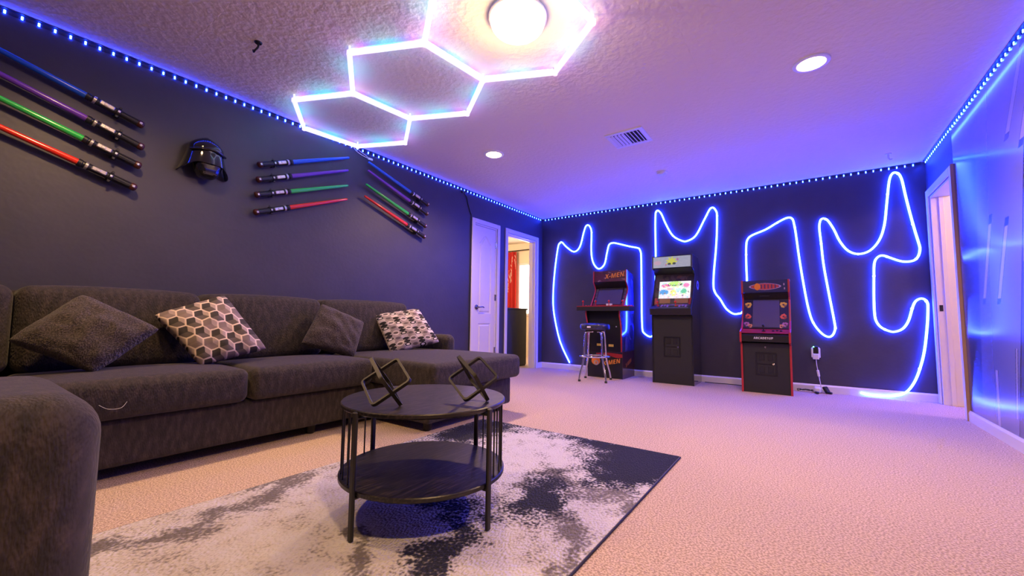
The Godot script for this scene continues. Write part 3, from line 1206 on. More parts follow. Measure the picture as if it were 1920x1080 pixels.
func helmet() -> void:
	# a plain glossy black helmet with a flared neck guard and a smooth blank face plate
	var t := thing("helmet", "glossy black helmet with flared rim hung on the navy wall", "helmet", Vector3(0.0, 1.905, 4.75))
	t.rotation = Vector3(0, 0.0, -0.12)
	var st := begin()
	sg += 1
	st.set_smooth_group(sg)
	var rows := 20
	var cols := 36
	var grid := []
	# half shell facing +x, open at the chin
	for i in rows + 1:
		var v := float(i) / rows
		var row := []
		for k in cols + 1:
			var ph := lerpf(-PI * 0.56, PI * 0.56, float(k) / cols)
			var flare := pow(maxf(v - 0.55, 0.0) / 0.45, 1.7)
			var side := smoothstep(0.25, 1.0, absf(ph) / (PI * 0.56))
			var r := 0.108 * sin(minf(v * 1.9, 1.0) * PI / 2) + 0.02 * flare + 0.028 * flare * side
			var y := 0.15 - 0.2 * pow(v, 1.15) - 0.075 * flare * side
			row.append(Vector3(0.045 + r * cos(ph) * 0.98, y, r * sin(ph)))
		grid.append(row)
	for i in rows:
		for k in cols:
			q4(st, grid[i][k], grid[i + 1][k], grid[i + 1][k + 1], grid[i][k + 1])
	# the thickness of the shell, seen from below
	sg += 1
	st.set_smooth_group(sg)
	for i in rows:
		for k in cols:
			var p := []
			for q in [grid[i][k], grid[i + 1][k], grid[i + 1][k + 1], grid[i][k + 1]]:
				p.append(Vector3(0.04 + (q.x - 0.04) * 0.95, q.y - 0.003, q.z * 0.95))
			q4(st, p[3], p[2], p[1], p[0])
	for k in cols:
		var a: Vector3 = grid[rows][k]
		var b: Vector3 = grid[rows][k + 1]
		q4(st, Vector3(0.04 + (a.x - 0.04) * 0.95, a.y - 0.003, a.z * 0.95), Vector3(0.04 + (b.x - 0.04) * 0.95, b.y - 0.003, b.z * 0.95), b, a)
	obj("shell", st, M.black_gloss, t)
	st = begin()
	soft(st, Vector3(0.09, -0.06, -0.005), Vector3(0.125, 0.19, 0.175), 0.058, 6, func(u: Vector3, p: Vector3) -> Vector3:
		var s := 1.0 - 0.25 * clampf(-u.y, 0.0, 1.0)
		return Vector3(p.x * (1.0 - 0.1 * u.y), p.y, p.z * s))
	obj("face_plate", st, M.black_gloss, t)
	st = begin()
	tube(st, smooth_line([Vector3(0.1, 0.03, -0.105), Vector3(0.145, 0.042, -0.055), Vector3(0.158, 0.05, 0.0), Vector3(0.145, 0.042, 0.055), Vector3(0.1, 0.03, 0.105)], 5), 0.009, 10)
	obj("brow_ridge", st, M.black_gloss, t)
	st = begin()
	box(st, Vector3(0.02, 0.06, 0), Vector3(0.05, 0.05, 0.05), 0.004)
	obj("wall_mount", st, M.black_plastic, t)


# ------------------------------------------------------------------ sofa and pillows
func sofa() -> void:
	var ch: Material = M.chenille
	var t := thing("sectional_sofa", "dark brown ribbed sectional sofa with chaise along the navy wall", "sofa")
	var puff := func(u: Vector3, p: Vector3) -> Vector3:
		var q := p
		if u.y > 0.0:
			q.y += 0.022 * (1.0 - u.x * u.x) * (1.0 - u.z * u.z)
		q.x += 0.012 * (1.0 - u.y * u.y) * (1.0 - u.z * u.z) * (1.0 if u.x > 0 else 0.0)
		return q
	var st := begin()
	soft(st, Vector3(0.47, 0.177, 4.7), Vector3(0.88, 0.226, 3.66), 0.025, 6)
	obj("base", st, ch, t)
	st = begin()
	soft(st, Vector3(1.16, 0.177, 3.39), Vector3(0.62, 0.226, 0.95), 0.025, 6)
	obj("chaise_base", st, ch, t)
	st = begin()
	soft(st, Vector3(1.48, 0.177, 6.09), Vector3(1.2, 0.226, 0.84), 0.025, 6)
	obj("return_base", st, ch, t)
	# seat cushions
	for c in [[4.745, 5.6], [3.925, 4.735]]:
		st = begin()
		soft(st, Vector3(0.655, 0.382, (c[0] + c[1]) / 2), Vector3(0.63, 0.185, c[1] - c[0]), 0.045, 10, puff)
		obj("seat_cushion", st, ch, t)
	st = begin()
	soft(st, Vector3(0.95, 0.382, 3.405), Vector3(1.22, 0.185, 1.02), 0.045, 10, puff)
	obj("chaise_cushion", st, ch, t)
	st = begin()
	soft(st, Vector3(1.18, 0.382, 6.07), Vector3(1.7, 0.185, 0.88), 0.045, 10, puff)
	obj("corner_cushion", st, ch, t)
	# back frame and back cushions leaning on it
	st = begin()
	soft(st, Vector3(0.115, 0.48, 4.76), Vector3(0.17, 0.82, 3.52), 0.04, 8)
	obj("back_frame", st, ch, t)
	st = begin()
	soft(st, Vector3(1.2, 0.44, 6.56), Vector3(2.3, 0.78, 0.17), 0.04, 8)
	obj("return_back_frame", st, ch, t)
	var back := func(u: Vector3, p: Vector3) -> Vector3:
		var q := p
		q.x += 0.035 * (1.0 - u.y * u.y) * (1.0 - u.z * u.z) * (1.0 if u.x > 0 else 0.0)
		q.x -= 0.055 * (u.y + 1.0) * 0.5
		q.y += 0.018 * (1.0 - pow(absf(u.z), 3.0)) * (1.0 if u.y > 0 else 0.0)
		return q
	for c in [[3.1, 3.985], [3.99, 4.8], [4.805, 5.575], [5.585, 6.4]]:
		st = begin()
		soft(st, Vector3(0.3, 0.69, (c[0] + c[1]) / 2), Vector3(0.22, 0.435, c[1] - c[0] + 0.006), 0.055, 10, back)
		obj("back_cushion", st, ch, t)
	# arms with rolled tops
	st = begin()
	soft(st, Vector3(0.43, 0.31, 2.955), Vector3(0.74, 0.62, 0.15), 0.06, 8)
	obj("arm", st, ch, t)
	st = begin()
	soft(st, Vector3(2.26, 0.325, 6.11), Vector3(0.48, 0.63, 1.0), 0.08, 10, func(u: Vector3, p: Vector3) -> Vector3:
		return Vector3(p.x, p.y + (0.01 * u.z if u.y > 0 else 0.0), p.z))
	obj("arm", st, ch, t)
	for p in [Vector2(0.12, 3.0), Vector2(1.38, 3.0), Vector2(1.38, 3.78), Vector2(0.82, 4.3), Vector2(0.82, 5.4), Vector2(0.12, 6.4), Vector2(1.2, 5.75), Vector2(2.2, 6.4)]:
		st = begin()
		rod(st, Vector3(p.x, 0, p.y), Vector3(p.x, 0.06, p.y), 0.025, 12, 0.032)
		obj("foot", st, M.black_matte, t)
	# a loose pale thread at the seat edge
	st = begin()
	tube(st, smooth_line([Vector3(0.985, 0.372, 5.36), Vector3(1.0, 0.352, 5.33), Vector3(1.005, 0.352, 5.29), Vector3(1.0, 0.376, 5.27)], 5), 0.0008, 6)
	obj("loose_thread", st, M.white_plastic, t)


func pillow(called: String, label: String, m: Material, c: Array, thick: float) -> void:
	var mid: Vector3 = (c[0] + c[1] + c[2] + c[3]) / 4.0
	var nn: Vector3 = (c[1] - c[3]).cross(c[0] - c[2]).normalized()
	if nn.x < 0.0:
		nn = -nn
	var st := begin()
	sg += 1
	st.set_smooth_group(sg)
	var n := 22
	var rng := noise(1.6, 2, FastNoiseLite.TYPE_SIMPLEX_SMOOTH, int(mid.z * 100))
	for side in [1.0, -1.0]:
		var grid := []
		for i in n + 1:
			var row := []
			for k in n + 1:
				var u := sin((float(i) / n - 0.5) * PI)
				var v := sin((float(k) / n - 0.5) * PI)
				var uu := u * (1.0 - 0.05 * (1.0 - v * v) - 0.045 * pow(u * v, 4.0))
				var vv := v * (1.0 - 0.05 * (1.0 - u * u) - 0.045 * pow(u * v, 4.0))
				var a: Vector3 = c[0].lerp(c[1], (uu + 1) / 2)
				var b: Vector3 = c[3].lerp(c[2], (uu + 1) / 2)
				var p := a.lerp(b, (vv + 1) / 2)
				var bulge := thick * pow(maxf((1.0 - u * u) * (1.0 - v * v), 0.0), 0.36)
				bulge *= 1.0 + 0.3 * rng.get_noise_2d(u * 1.3 + side * 7.0, v * 1.3)
				row.append([p - mid + nn * bulge * side, Vector2((u + 1) / 2, (v + 1) / 2)])
			grid.append(row)
		for i in n:
			for k in n:
				var q := [grid[i][k], grid[i + 1][k], grid[i + 1][k + 1], grid[i][k + 1]]
				var flip: bool = (q[1][0] - q[0][0]).cross(q[2][0] - q[0][0]).dot(nn * side) < 0.0
				if i == 0 or i == n - 1 or k == 0 or k == n - 1:
					var gm: Vector3 = (grid[n / 2 + 1][n / 2][0] - grid[n / 2][n / 2][0]).cross(grid[n / 2 + 1][n / 2 + 1][0] - grid[n / 2][n / 2][0])
					flip = gm.dot(nn * side) < 0.0
				if flip:
					q.reverse()
				t3u(st, q[0][0], q[1][0], q[2][0], q[0][1], q[1][1], q[2][1])
				t3u(st, q[0][0], q[2][0], q[3][0], q[0][1], q[2][1], q[3][1])
	var o := put(called, mesh_of(st), m, null, mid)
	tag(o, label, "pillow", "throw pillows on the sofa")


func pillows() -> void:
	pillow("throw_pillow", "large plain dark brown throw pillow at the sofa's left end", M.dark_pillow, [Vector3(0.505, 0.640, 5.609), Vector3(0.449, 0.878, 5.362), Vector3(0.665, 0.694, 5.080), Vector3(0.703, 0.479, 5.338)], 0.085)
	pillow("throw_pillow", "plain dark throw pillow between the hexagon and the oval patterned pillows", M.dark_pillow, [Vector3(0.542, 0.574, 4.256), Vector3(0.433, 0.880, 4.047), Vector3(0.560, 0.728, 3.734), Vector3(0.664, 0.453, 3.885)], 0.08)
	var line := lin(0.75, 0.6, 0.52)
	var dk := lin(0.045, 0.038, 0.035)
	var md := lin(0.2, 0.15, 0.14)
	var lt := lin(0.4, 0.31, 0.29)
	var hexes := picture(288, 288, func(u, v):
		# flat-topped hexagons, 5 columns; each with a dark, a light and a middle facet as a cube has
		var p := Vector2(u * 5.6 + 0.2, v * 5.6 + 0.1)
		var R := 0.62
		var cx := roundi(p.x / (1.5 * R))
		var best := Vector2.ZERO
		var dist := 9.0
		for i in [cx - 1, cx, cx + 1]:
			var off := 0.5 if posmod(i, 2) == 1 else 0.0
			var hh := R * 1.732
			var j := roundi(p.y / hh - off)
			var c := Vector2(i * 1.5 * R, (j + off) * hh)
			if c.distance_to(p) < dist:
				dist = c.distance_to(p)
				best = Vector2(i, j)
		var c2 := Vector2(best.x * 1.5 * R, (best.y + (0.5 if posmod(int(best.x), 2) == 1 else 0.0)) * R * 1.732)
		var d := p - c2
		var e: float = maxf(absf(d.y), absf(d.x) * 0.866 + absf(d.y) * 0.5) / (R * 0.866)
		if e > 0.89:
			return line
		var even := posmod(int(best.x) + int(best.y) * 2, 3)
		if d.x > 0.12 and absf(d.y) < (d.x - 0.12) * 1.9:
			return lt
		if d.y < 0.04:
			return dk if even != 1 else md
		return md.lerp(lt, 0.25) if even == 1 else md.lerp(dk, 0.45))
	var hm := pic_mat("hexagon_cloth", hexes, 0.85)
	pillow("throw_pillow", "throw pillow with cream hexagon outlines and brown facets", hm, [Vector3(0.441, 0.772, 5.074), Vector3(0.470, 0.909, 4.721), Vector3(0.689, 0.557, 4.535), Vector3(0.637, 0.471, 4.883)], 0.085)
	var cream := lin(0.72, 0.62, 0.58)
	var taupe := lin(0.38, 0.31, 0.29)
	var blk := lin(0.02, 0.017, 0.017)
	var grey := lin(0.13, 0.1, 0.1)
	var ovals := picture(288, 288, func(u, v):
		var x: float = u * 7.0
		var col := int(x)
		var fx: float = x - col - 0.5
		var y: float = v * 5.6
		if col % 2 == 0:
			y += 0.35 * (col / 2 % 2) + 0.1
			var fy: float = fposmod(y * 2.6, 4.0)
			var k := int(fy)
			var d := Vector2(fx / 0.46, (fy - k - 0.5) / 0.5).length()
			if k == 0 and d < 1.0:
				return blk
			if k == 1 and d < 1.0:
				return blk
			if k == 2:
				if d < 0.55:
					return Color(0.95, 0.92, 0.9)
				if d < 1.0:
					return blk
			if k == 3 and d < 0.95:
				return cream
			return cream if d < 1.15 else taupe
		y += 0.3 * (col / 2 % 2)
		var fy2: float = fposmod(y * 1.35, 1.0) - 0.5
		var d2 := Vector2(fx / 0.36, fy2 / 0.2).length()
		if d2 < 1.0:
			return grey
		if Vector2(fx / 0.5, fy2 / 0.44).length() < 0.95 and posmod(int(y * 1.35), 2) == 0:
			return cream
		return taupe)
	var om := pic_mat("oval_cloth", ovals, 0.85)
	pillow("throw_pillow", "throw pillow patterned with black ovals and white dots", om, [Vector3(0.366, 0.797, 3.519), Vector3(0.546, 0.864, 3.143), Vector3(0.763, 0.549, 3.061), Vector3(0.576, 0.451, 3.476)], 0.08)


# ------------------------------------------------------------------ rug and table
func rug() -> void:
	var n1 := noise(2.6, 4, FastNoiseLite.TYPE_SIMPLEX_SMOOTH, 31)
	var n2 := noise(7.0, 4, FastNoiseLite.TYPE_SIMPLEX_SMOOTH, 32)
	var n3 := noise(46.0, 3, FastNoiseLite.TYPE_SIMPLEX, 33)
	var white := Vector3(0.62, 0.6, 0.66)
	var grey := Vector3(0.09, 0.075, 0.08)
	var black := Vector3(0.012, 0.013, 0.03)
	var cream := Vector3(0.56, 0.5, 0.44)
	# dark blots: centre (u, v), radii, turn, strength
	var blots := [[0.1, 0.13, 0.17, 0.2, 0.5, 1.3], [0.98, 0.02, 0.32, 0.13, 0.25, 1.45], [0.6, 0.0, 0.4, 0.045, 0.0, 0.75], [0.74, 0.42, 0.13, 0.085, -0.9, 1.25], [0.9, 0.2, 0.13, 0.1, 0.5, 1.1], [0.58, 0.53, 0.14, 0.06, -0.4, 0.75], [0.72, 0.66, 0.05, 0.1, 0.2, 0.8]]
	var veins := [[0.02, 0.6, 0.12, 0.72, 0.035], [0.12, 0.72, 0.16, 0.84, 0.04], [0.16, 0.84, 0.08, 0.97, 0.035], [0.0, 0.6, 0.02, 0.7, 0.02], [0.08, 0.78, 0.2, 0.74, 0.02], [0.5, 0.69, 0.68, 0.79, 0.016], [0.68, 0.3, 0.98, 0.33, 0.04], [0.7, 0.58, 0.76, 0.82, 0.025], [0.3, 1.0, 0.55, 0.92, 0.018], [0.92, 0.48, 0.98, 0.6, 0.025], [0.72, 0.1, 0.95, 0.12, 0.04], [0.64, 0.36, 0.96, 0.5, 0.03], [0.62, 0.05, 0.86, 0.1, 0.03]]
	var t := picture(512, 800, func(u, v):
		var w := Vector2(u * 1.44, v * 2.16)
		var wu: float = u + 0.07 * n1.get_noise_2d(w.x, w.y) + 0.025 * n2.get_noise_2d(w.x, w.y)
		var wv: float = v + 0.05 * n1.get_noise_2d(w.x + 9.0, w.y) + 0.02 * n2.get_noise_2d(w.x + 5.0, w.y)
		var dark := 0.0
		for b in blots:
			var d := Vector2(wu - b[0], wv - b[1]).rotated(b[4])
			dark += b[5] * exp(-(pow(d.x / b[2], 2.0) + pow(d.y / b[3], 2.0)))
		var g := 0.0
		for l in veins:
			var q := Geometry2D.get_closest_point_to_segment(Vector2(wu, wv), Vector2(l[0], l[1]), Vector2(l[2], l[3]))
			g = maxf(g, 1.0 - q.distance_to(Vector2(wu, wv)) / (l[4] * 2.0))
		var fine: float = n3.get_noise_2d(w.x, w.y)
		var k2: float = n2.get_noise_2d(w.x + 3.0, w.y + 8.0)
		var c := white.lerp(cream, clampf((v - 0.45) * 1.6 + k2 * 0.5, 0.0, 1.0))
		var ga := smoothstep(0.1, 0.9, g + 0.55 * fine + 0.6 * k2)
		c = c.lerp(grey, ga * 0.85)
		c = c.lerp(black, smoothstep(0.36, 0.84, dark + 0.4 * fine + 0.35 * k2))
		return lin(c.x, c.y, c.z))
	var m := pic_mat("rug_pile", t, 0.95)
	bumps(m, ntex(noise(0.25, 2, FastNoiseLite.TYPE_SIMPLEX, 34), 512, [], true, 6.0), 0.4)
	var r := thing("area_rug", "white, grey and black marbled area rug under the coffee table", "rug", Vector3(2.21, 0, 4.455))
	var st := begin()
	sheet(st, Vector3(-0.715, 0.001, 1.145), Vector3(1.43, 0, 0), Vector3(0, 0, -2.29), 0.009)
	obj("pile", st, m, r)
	st = begin()
	for s in [-1, 1]:
		box(st, Vector3(s * 0.718, 0.005, 0), Vector3(0.006, 0.008, 2.296), 0.002)
		box(st, Vector3(0, 0.005, s * 1.148), Vector3(1.43, 0.008, 0.006), 0.002)
	obj("bound_edge", st, M.black_matte, r)


func coffee_table() -> void:
	var c := Vector3(2.2375, 0.0105, 4.604)
	var t := thing("coffee_table", "round black two-tier coffee table with wire sides on the rug", "table", c)
	var R := 0.327
	var st := begin()
	lathe(st, [Vector2(0, 0.418), Vector2(R - 0.006, 0.418), Vector2(R, 0.423), Vector2(R, 0.433), Vector2(R - 0.003, 0.4365), Vector2(0, 0.4365)], Vector3.ZERO, 72)
	obj("tabletop", st, M.black_wood, t)
	st = begin()
	lathe(st, [Vector2(0, 0.146), Vector2(R - 0.006, 0.146), Vector2(R - 0.001, 0.15), Vector2(R - 0.001, 0.162), Vector2(R - 0.004, 0.165), Vector2(0, 0.165)], Vector3.ZERO, 72)
	obj("shelf", st, M.black_wood, t)
	for k in 4:
		var a := deg_to_rad(-1.0 + 90.0 * k)
		var d := Vector3(cos(a), 0, sin(a))
		st = begin()
		box(st, d * (R + 0.005) + Vector3(0, 0.216, 0), Vector3(0.014, 0.432, 0.022), 0.004, Basis(Vector3.UP, -a))
		box(st, d * (R - 0.012) + Vector3(0, 0.409, 0), Vector3(0.04, 0.008, 0.02), 0.002, Basis(Vector3.UP, -a))
		box(st, d * (R - 0.012) + Vector3(0, 0.141, 0), Vector3(0.04, 0.008, 0.02), 0.002, Basis(Vector3.UP, -a))
		obj("leg", st, M.dark_metal, t)
	for base in [90.0, 270.0]:
		for k in 7:
			var a := deg_to_rad(base - 1.0 + 90.0 * (k + 1) / 8.0)
			var d := Vector3(cos(a), 0, sin(a)) * (R - 0.012)
			st = begin()
			rod(st, d + Vector3(0, 0.164, 0), d + Vector3(0, 0.419, 0), 0.0032, 8)
			obj("side_rod", st, M.dark_metal, t)


func ring_frame(st: SurfaceTool, half: float, rc: float, thick: float, deep: float, tf: Transform3D) -> void:
	sg += 1
	st.set_smooth_group(-1)
	var outline := func(h: float, r: float) -> Array:
		var a := []
		for q in 4:
			var cc := Vector2((h - r) * [1, -1, -1, 1][q], (h - r) * [1, 1, -1, -1][q])
			for i in 6:
				var an := PI / 2 * (q + i / 5.0)
				a.append(cc + r * Vector2(cos(an), sin(an)))
		return a
	var O: Array = outline.call(half, rc)
	var I: Array = outline.call(half - thick, rc * 0.6)
	var n := O.size()
	for i in n:
		var j := (i + 1) % n
		for s in [-1.0, 1.0]:
			var z: float = s * deep / 2
			var a := tf * Vector3(O[i].x, O[i].y, z)
			var b := tf * Vector3(O[j].x, O[j].y, z)
			var c := tf * Vector3(I[j].x, I[j].y, z)
			var d := tf * Vector3(I[i].x, I[i].y, z)
			if s > 0:
				q4(st, a, b, c, d)
			else:
				q4(st, d, c, b, a)
		q4(st, tf * Vector3(O[i].x, O[i].y, -deep / 2), tf * Vector3(O[j].x, O[j].y, -deep / 2), tf * Vector3(O[j].x, O[j].y, deep / 2), tf * Vector3(O[i].x, O[i].y, deep / 2))
		q4(st, tf * Vector3(I[i].x, I[i].y, deep / 2), tf * Vector3(I[j].x, I[j].y, deep / 2), tf * Vector3(I[j].x, I[j].y, -deep / 2), tf * Vector3(I[i].x, I[i].y, -deep / 2))


func sculptures() -> void:
	var specs := [["open cube sculpture of two crossed bronze square frames, nearer the table's left edge", Vector3(2.285, 0, 4.9), 0.08, -0.12], ["open cube sculpture of two crossed bronze square frames, nearer the table's right edge", Vector3(2.475, 0, 4.628), 0.08, 0.1]]
	var deep := 0.013
	for s in specs:
		var h: float = s[2]
		var foot: Vector3 = s[1]
		# axes of the frames, tipped up on their corners towards the open side of the room
		var F := (Vector3(3.53, 0.77, 5.81) - (foot + Vector3(0, 0.54, 0))).normalized()
		var R := Vector3.UP.cross(F).normalized()
		var U := F.cross(R)
		var x := (R * 0.83 + U * 0.56).normalized()
		var p := (R * -0.56 + U * 0.83).normalized()
		var y := (p * 0.66 - F * 0.75).normalized()
		var z := x.cross(y).normalized()
		var turn := Basis(Vector3.UP, s[3])
		x = turn * x
		y = turn * y
		z = turn * z
		var low := 9.0
		for c in [-x - y, -y + z, -y - z, x - y]:
			var other: float = absf(z.y) if absf((c as Vector3).dot(x)) > 0.5 else absf(x.y)
			low = minf(low, c.y * (h - 0.0053) - deep * 0.5 * other)
		var corner: Vector3 = (-x - y) * h
		var at := Vector3(foot.x - corner.x, 0.4475 - low, foot.z - corner.z)
		var t := thing("cube_sculpture", s[0], "sculpture", at, 0.0, "cube sculptures on the coffee table")
		var st := begin()
		ring_frame(st, h, 0.018, 0.008, deep, Transform3D(Basis(x, y, x.cross(y)), Vector3.ZERO))
		obj("square_frame", st, M.bronze, t)
		st = begin()
		ring_frame(st, h + 0.0002, 0.018, 0.008, deep, Transform3D(Basis(z, y, z.cross(y)), Vector3.ZERO))
		obj("square_frame", st, M.bronze, t)


# ------------------------------------------------------------------ arcade cabinets
# a board whose outline is given in (z, y), from x to x + thick
func side_board(st: SurfaceTool, x: float, thick: float, poly: Array) -> void:
	prism(st, PackedVector2Array(poly), thick, Transform3D(Basis(Vector3(0, 0, 1), Vector3(0, 1, 0), Vector3(-1, 0, 0)), Vector3(x + thick, 0, 0)))


# a band that runs along the front edge of a side board
func molding(st: SurfaceTool, x: float, wide: float, line: Array) -> void:
	for i in line.size() - 1:
		var a: Vector2 = line[i]
		var b: Vector2 = line[i + 1]
		var d := b - a
		box(st, Vector3(x, (a.y + b.y) / 2, (a.x + b.x) / 2), Vector3(wide, d.length() + 0.003, 0.006), 0.002, Basis(Vector3.RIGHT, atan2(d.x, d.y)))


func plate(st: SurfaceTool, x0: float, x1: float, a: Vector2, b: Vector2, thick := 0.006) -> void:
	sheet(st, Vector3(x0, a.y, a.x), Vector3(x1 - x0, 0, 0), Vector3(0, b.y - a.y, b.x - a.x), thick)


func art(w: int, h: int, base: Color, cols: Array, count: int, sd: int, size := 0.12) -> ImageTexture:
	var rng := RandomNumberGenerator.new()
	rng.seed = sd
	var blobs := []
	for i in count:
		blobs.append([Vector2(rng.randf(), rng.randf()), size * rng.randf_range(0.3, 1.2), size * rng.randf_range(0.3, 1.2), rng.randf() * PI, cols[rng.randi() % cols.size()]])
	return picture(w, h, func(u, v):
		var c := base
		for b in blobs:
			var d: Vector2 = (Vector2(u, v) - b[0]).rotated(b[3])
			if pow(d.x / b[1], 2.0) + pow(d.y / b[2], 2.0) < 1.0:
				c = b[4]
		return c)


func coin_door(t: Node, x: float, y: float, z: float, w: float, h: float) -> void:
	var st := begin()
	span(st, Vector3(x - w / 2, y - h / 2, z), Vector3(x + w / 2, y - h / 2 + 0.016, z + 0.006), 0.002)
	span(st, Vector3(x - w / 2, y + h / 2 - 0.016, z), Vector3(x + w / 2, y + h / 2, z + 0.006), 0.002)
	span(st, Vector3(x - w / 2, y - h / 2 + 0.016, z), Vector3(x - w / 2 + 0.016, y + h / 2 - 0.016, z + 0.006), 0.002)
	span(st, Vector3(x + w / 2 - 0.016, y - h / 2 + 0.016, z), Vector3(x + w / 2, y + h / 2 - 0.016, z + 0.006), 0.002)
	span(st, Vector3(x - w / 2 + 0.016, y - 0.006, z), Vector3(x + w / 2 - 0.016, y + 0.006, z + 0.005), 0.001)
	obj("coin_door_frame", st, M.black_plastic, t)
	for s in [-1, 1]:
		st = begin()
		span(st, Vector3(x + s * w * 0.2 - w * 0.12, y + h * 0.14, z), Vector3(x + s * w * 0.2 + w * 0.12, y + h * 0.4, z + 0.008), 0.003)
		span(st, Vector3(x + s * w * 0.2 - 0.004, y + h * 0.2, z + 0.008), Vector3(x + s * w * 0.2 + 0.004, y + h * 0.34, z + 0.01), 0.001)
		obj("coin_slot", st, M.dark_metal, t)
		st = begin()
		span(st, Vector3(x + s * w * 0.2 - w * 0.12, y - h * 0.38, z), Vector3(x + s * w * 0.2 + w * 0.12, y - h * 0.12, z + 0.005), 0.002)
		obj("coin_return", st, M.black_matte, t)
	st = begin()
	lathe(st, [Vector2(0.012, 0), Vector2(0.012, 0.006), Vector2(0.009, 0.009), Vector2(0, 0.009)], Vector3(x + w * 0.33, y, z), 16, along(Vector3(0, 0, 1)))
	obj("lock", st, M.chrome, t)


func joystick(t: Node, at: Vector3, tilt: float, ball: Material, tall := 0.055) -> void:
	var st := begin()
	var b := Basis(Vector3.RIGHT, tilt)
	lathe(st, [Vector2(0, 0), Vector2(0.018, 0), Vector2(0.017, 0.004), Vector2(0.005, 0.006), Vector2(0.0045, tall)], at, 14, b)
	var prof := []
	for i in 9:
		var a := -PI / 2 + PI * i / 8
		prof.append(Vector2(0.015 * cos(a), tall + 0.01 + 0.015 * sin(a)))
	lathe(st, prof, at, 14, b)
	obj("joystick", st, ball, t)


func buttons(t: Node, at: Vector3, tilt: float, n: int, m: Material) -> void:
	var b := Basis(Vector3.RIGHT, tilt)
	for i in n:
		var st := begin()
		lathe(st, [Vector2(0.0145, -0.002), Vector2(0.0145, 0.004), Vector2(0.012, 0.006), Vector2(0.0095, 0.006), Vector2(0.009, 0.009), Vector2(0, 0.0095)], at + b * Vector3((i % 3) * 0.036, 0, (i / 3) * 0.036 - (0.012 if i % 3 == 1 else 0.0)), 14, b)
		obj("button", st, m, t)


func gloss(key: String, t: Texture2D, rough: float) -> StandardMaterial3D:
	var m := pic_mat(key, t, rough)
	m.clearcoat_enabled = true
	m.clearcoat = 1.0
	m.clearcoat_roughness = 0.03
	return m


func arcade_mats() -> void:
	mat("red_edge", lin(0.42, 0.025, 0.03), 0.35)
	mat("red_deck", lin(0.3, 0.02, 0.025), 0.3)
	mat("red_ball", lin(0.6, 0.03, 0.03), 0.2)
	mat("orange_print", lin(0.95, 0.36, 0.04), 0.5)
	mat("yellow_print", lin(0.8, 0.6, 0.1), 0.5)
	mat("white_print", lin(0.8, 0.78, 0.78), 0.5)
	mat("purple_button", lin(0.25, 0.15, 0.5), 0.25)
	var m := mat("dark_screen", lin(0.045, 0.038, 0.045), 0.2)
	m.clearcoat_enabled = true
	m.clearcoat = 1.0
	m.clearcoat_roughness = 0.05
	m.metallic_specular = 0.7


